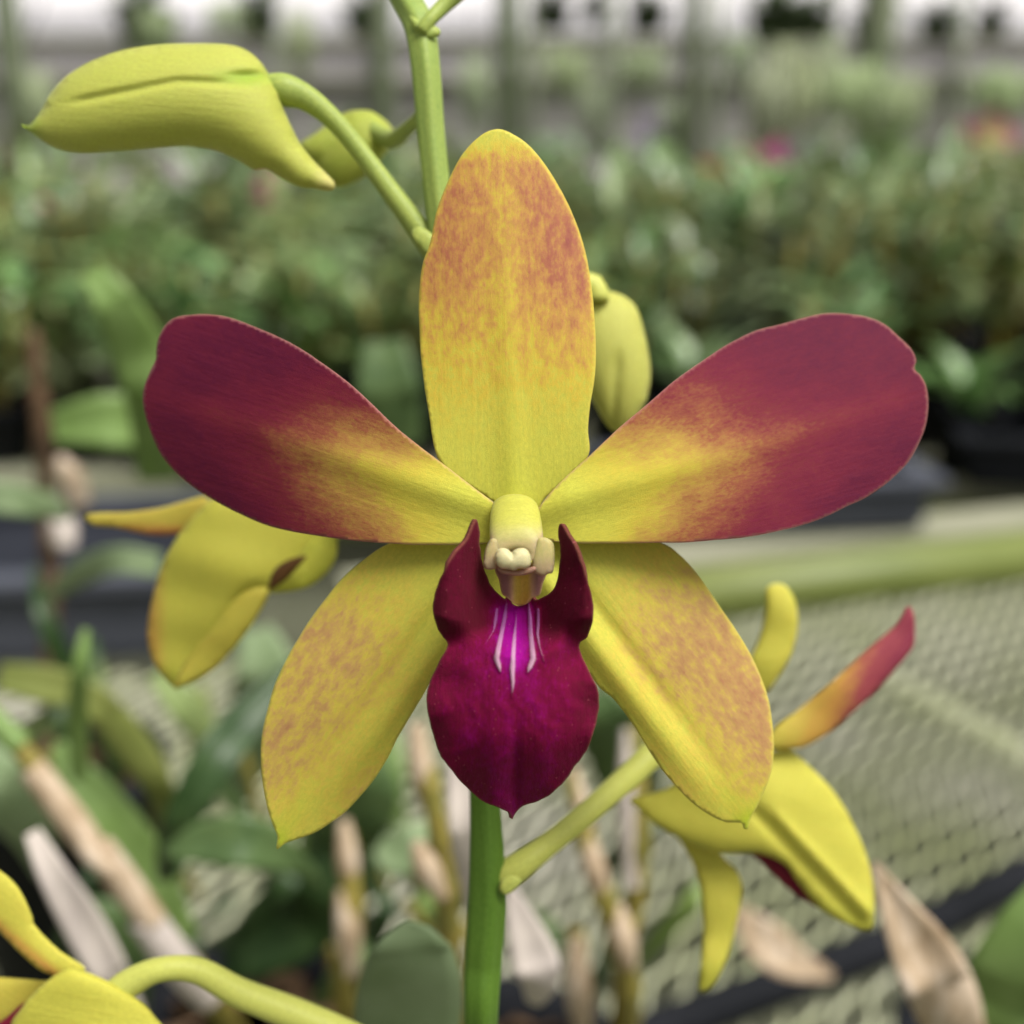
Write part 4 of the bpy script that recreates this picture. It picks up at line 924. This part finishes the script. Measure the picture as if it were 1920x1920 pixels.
# ---- right flower, seen from behind
DR = FOC + .038
f3 = inflate('flower', [(1180, 1500), (1210, 1490), (1250, 1478), (1290, 1450), (1340, 1430), (1400, 1420), (1470, 1405), (1500, 1420), (1560, 1480), (1600, 1545), (1630, 1620), (1640, 1690), (1634, 1742), (1600, 1738), (1545, 1710), (1500, 1660), (1470, 1620), (1420, 1600), (1350, 1600), (1290, 1580), (1235, 1550), (1200, 1520)],
             M_yf, spray, DR, 8, .30, crease=lambda x, y, t, s: -12 * np.exp(-np.abs(((y - 1520) - (x - 1450) * 1.05) / 14)) * sst(1420, 1480, x) + 9 * np.exp(-(((y - 1560) - (x - 1450) * 1.05) / 16) ** 2), pig=lambda x, y, t, s: (.02 + 0 * x, .2 * sst(1650, 1740, y)))
tag(f3, 'yellow flower turned away, right of the main bloom')
inflate('petal', [(1440, 1400), (1452, 1365), (1490, 1335), (1540, 1295), (1590, 1250), (1640, 1205), (1680, 1170), (1700, 1138), (1712, 1145), (1716, 1180), (1712, 1215), (1680, 1255), (1640, 1300), (1590, 1345), (1540, 1385), (1490, 1405)], M_yf, f3, DR - .002, 7, .28,
        pig=lambda x, y, t, s: (np.clip(.08 + .85 * sst(1460, 1690, x + (y - 1280) * .35), 0, 1), 0 * x))
inflate('sepal', [(1405, 1240), (1425, 1190), (1435, 1140), (1436, 1105), (1452, 1094), (1475, 1100), (1492, 1130), (1496, 1175), (1485, 1225), (1460, 1270), (1435, 1300), (1405, 1290)], M_yf, f3, DR + .004, 7, .35, pig=lambda x, y, t, s: (.03 + 0 * x, 0 * x))
inflate('sepal', [(1265, 1560), (1290, 1600), (1312, 1660), (1318, 1740), (1314, 1800), (1312, 1858), (1340, 1845), (1366, 1790), (1384, 1720), (1390, 1650), (1350, 1600), (1310, 1570)], M_yf, f3, DR + .003, 7, .25, pig=lambda x, y, t, s: (.03 + 0 * x, .3 * sst(1780, 1850, y)))
inflate('lip', [(1410, 1600), (1450, 1598), (1490, 1618), (1520, 1655), (1540, 1700), (1510, 1690), (1470, 1660), (1435, 1625)], M_dark, f3, DR + .001, 6, .5)
pd = tube('pedicel', [(915, 1662, STD + .003, 20), (955, 1637, STD + .0022, 28), (1020, 1590, STD + .003, 23), (1100, 1525, STD + .008, 22), (1180, 1455, STD + .014, 24), (1240, 1410, STD + .018, 26), (1330, 1440, DR + .004, 26)], M_stem, spray, seg=20)

# ---- lower left flower, cut by the frame
DB = FOC + .018
f4 = inflate('flower', [(20, 1935), (40, 1890), (75, 1850), (120, 1818), (150, 1818), (200, 1838), (250, 1868), (290, 1905), (340, 1990), (200, 2060), (60, 2040)], M_yf, spray, DB, 8, .32, pig=lambda x, y, t, s: (0 * x, 0 * x))
tag(f4, 'bright yellow flower cut off by the lower left corner')
inflate('petal', [(-60, 1640), (-60, 1600), (0, 1632), (35, 1665), (60, 1715), (66, 1735), (110, 1780), (160, 1815), (130, 1835), (80, 1822), (40, 1790), (0, 1750), (-60, 1700)], M_yf, f4, DB + .001, 7, .28, pig=lambda x, y, t, s: (.05 + .45 * np.exp(-((y - 1740 - x * .85) / 14) ** 2), .05 + 0 * x))
inflate('sepal', [(-60, 1830), (0, 1832), (80, 1838), (110, 1842), (60, 1880), (20, 1920), (-60, 1960)], M_yf, f4, DB + .003, 7, .3, pig=lambda x, y, t, s: (.1 + 0 * x, 0 * x))
inflate('lip', [(-60, 1930), (0, 1915), (45, 1880), (60, 1900), (30, 1960), (-60, 1990)], M_dark, f4, DB + .002, 6, .3)
tube('pedicel', [(195, 1880, DB + .001, 26), (240, 1845, DB + .001, 27), (300, 1818, DB + .001, 23), (370, 1820, DB + .002, 24), (450, 1862, DB + .003, 27), (560, 1905, DB + .004, 30), (680, 1960, DB + .005, 32), (880, 2060, STD + .01, 34)], M_stem, spray, seg=20)
for o in spray.children:
    if o.name.startswith(('pedicel', 'side_shoot', 'node_scale')):
        a_ = o.data.attributes['pig']; n = len(o.data.vertices); a_.data.foreach_set('vector', np.tile(np.array([1.1 if o.data.vertices[0].co.z < 1.13 else .7, 0, 0], np.float32), n))
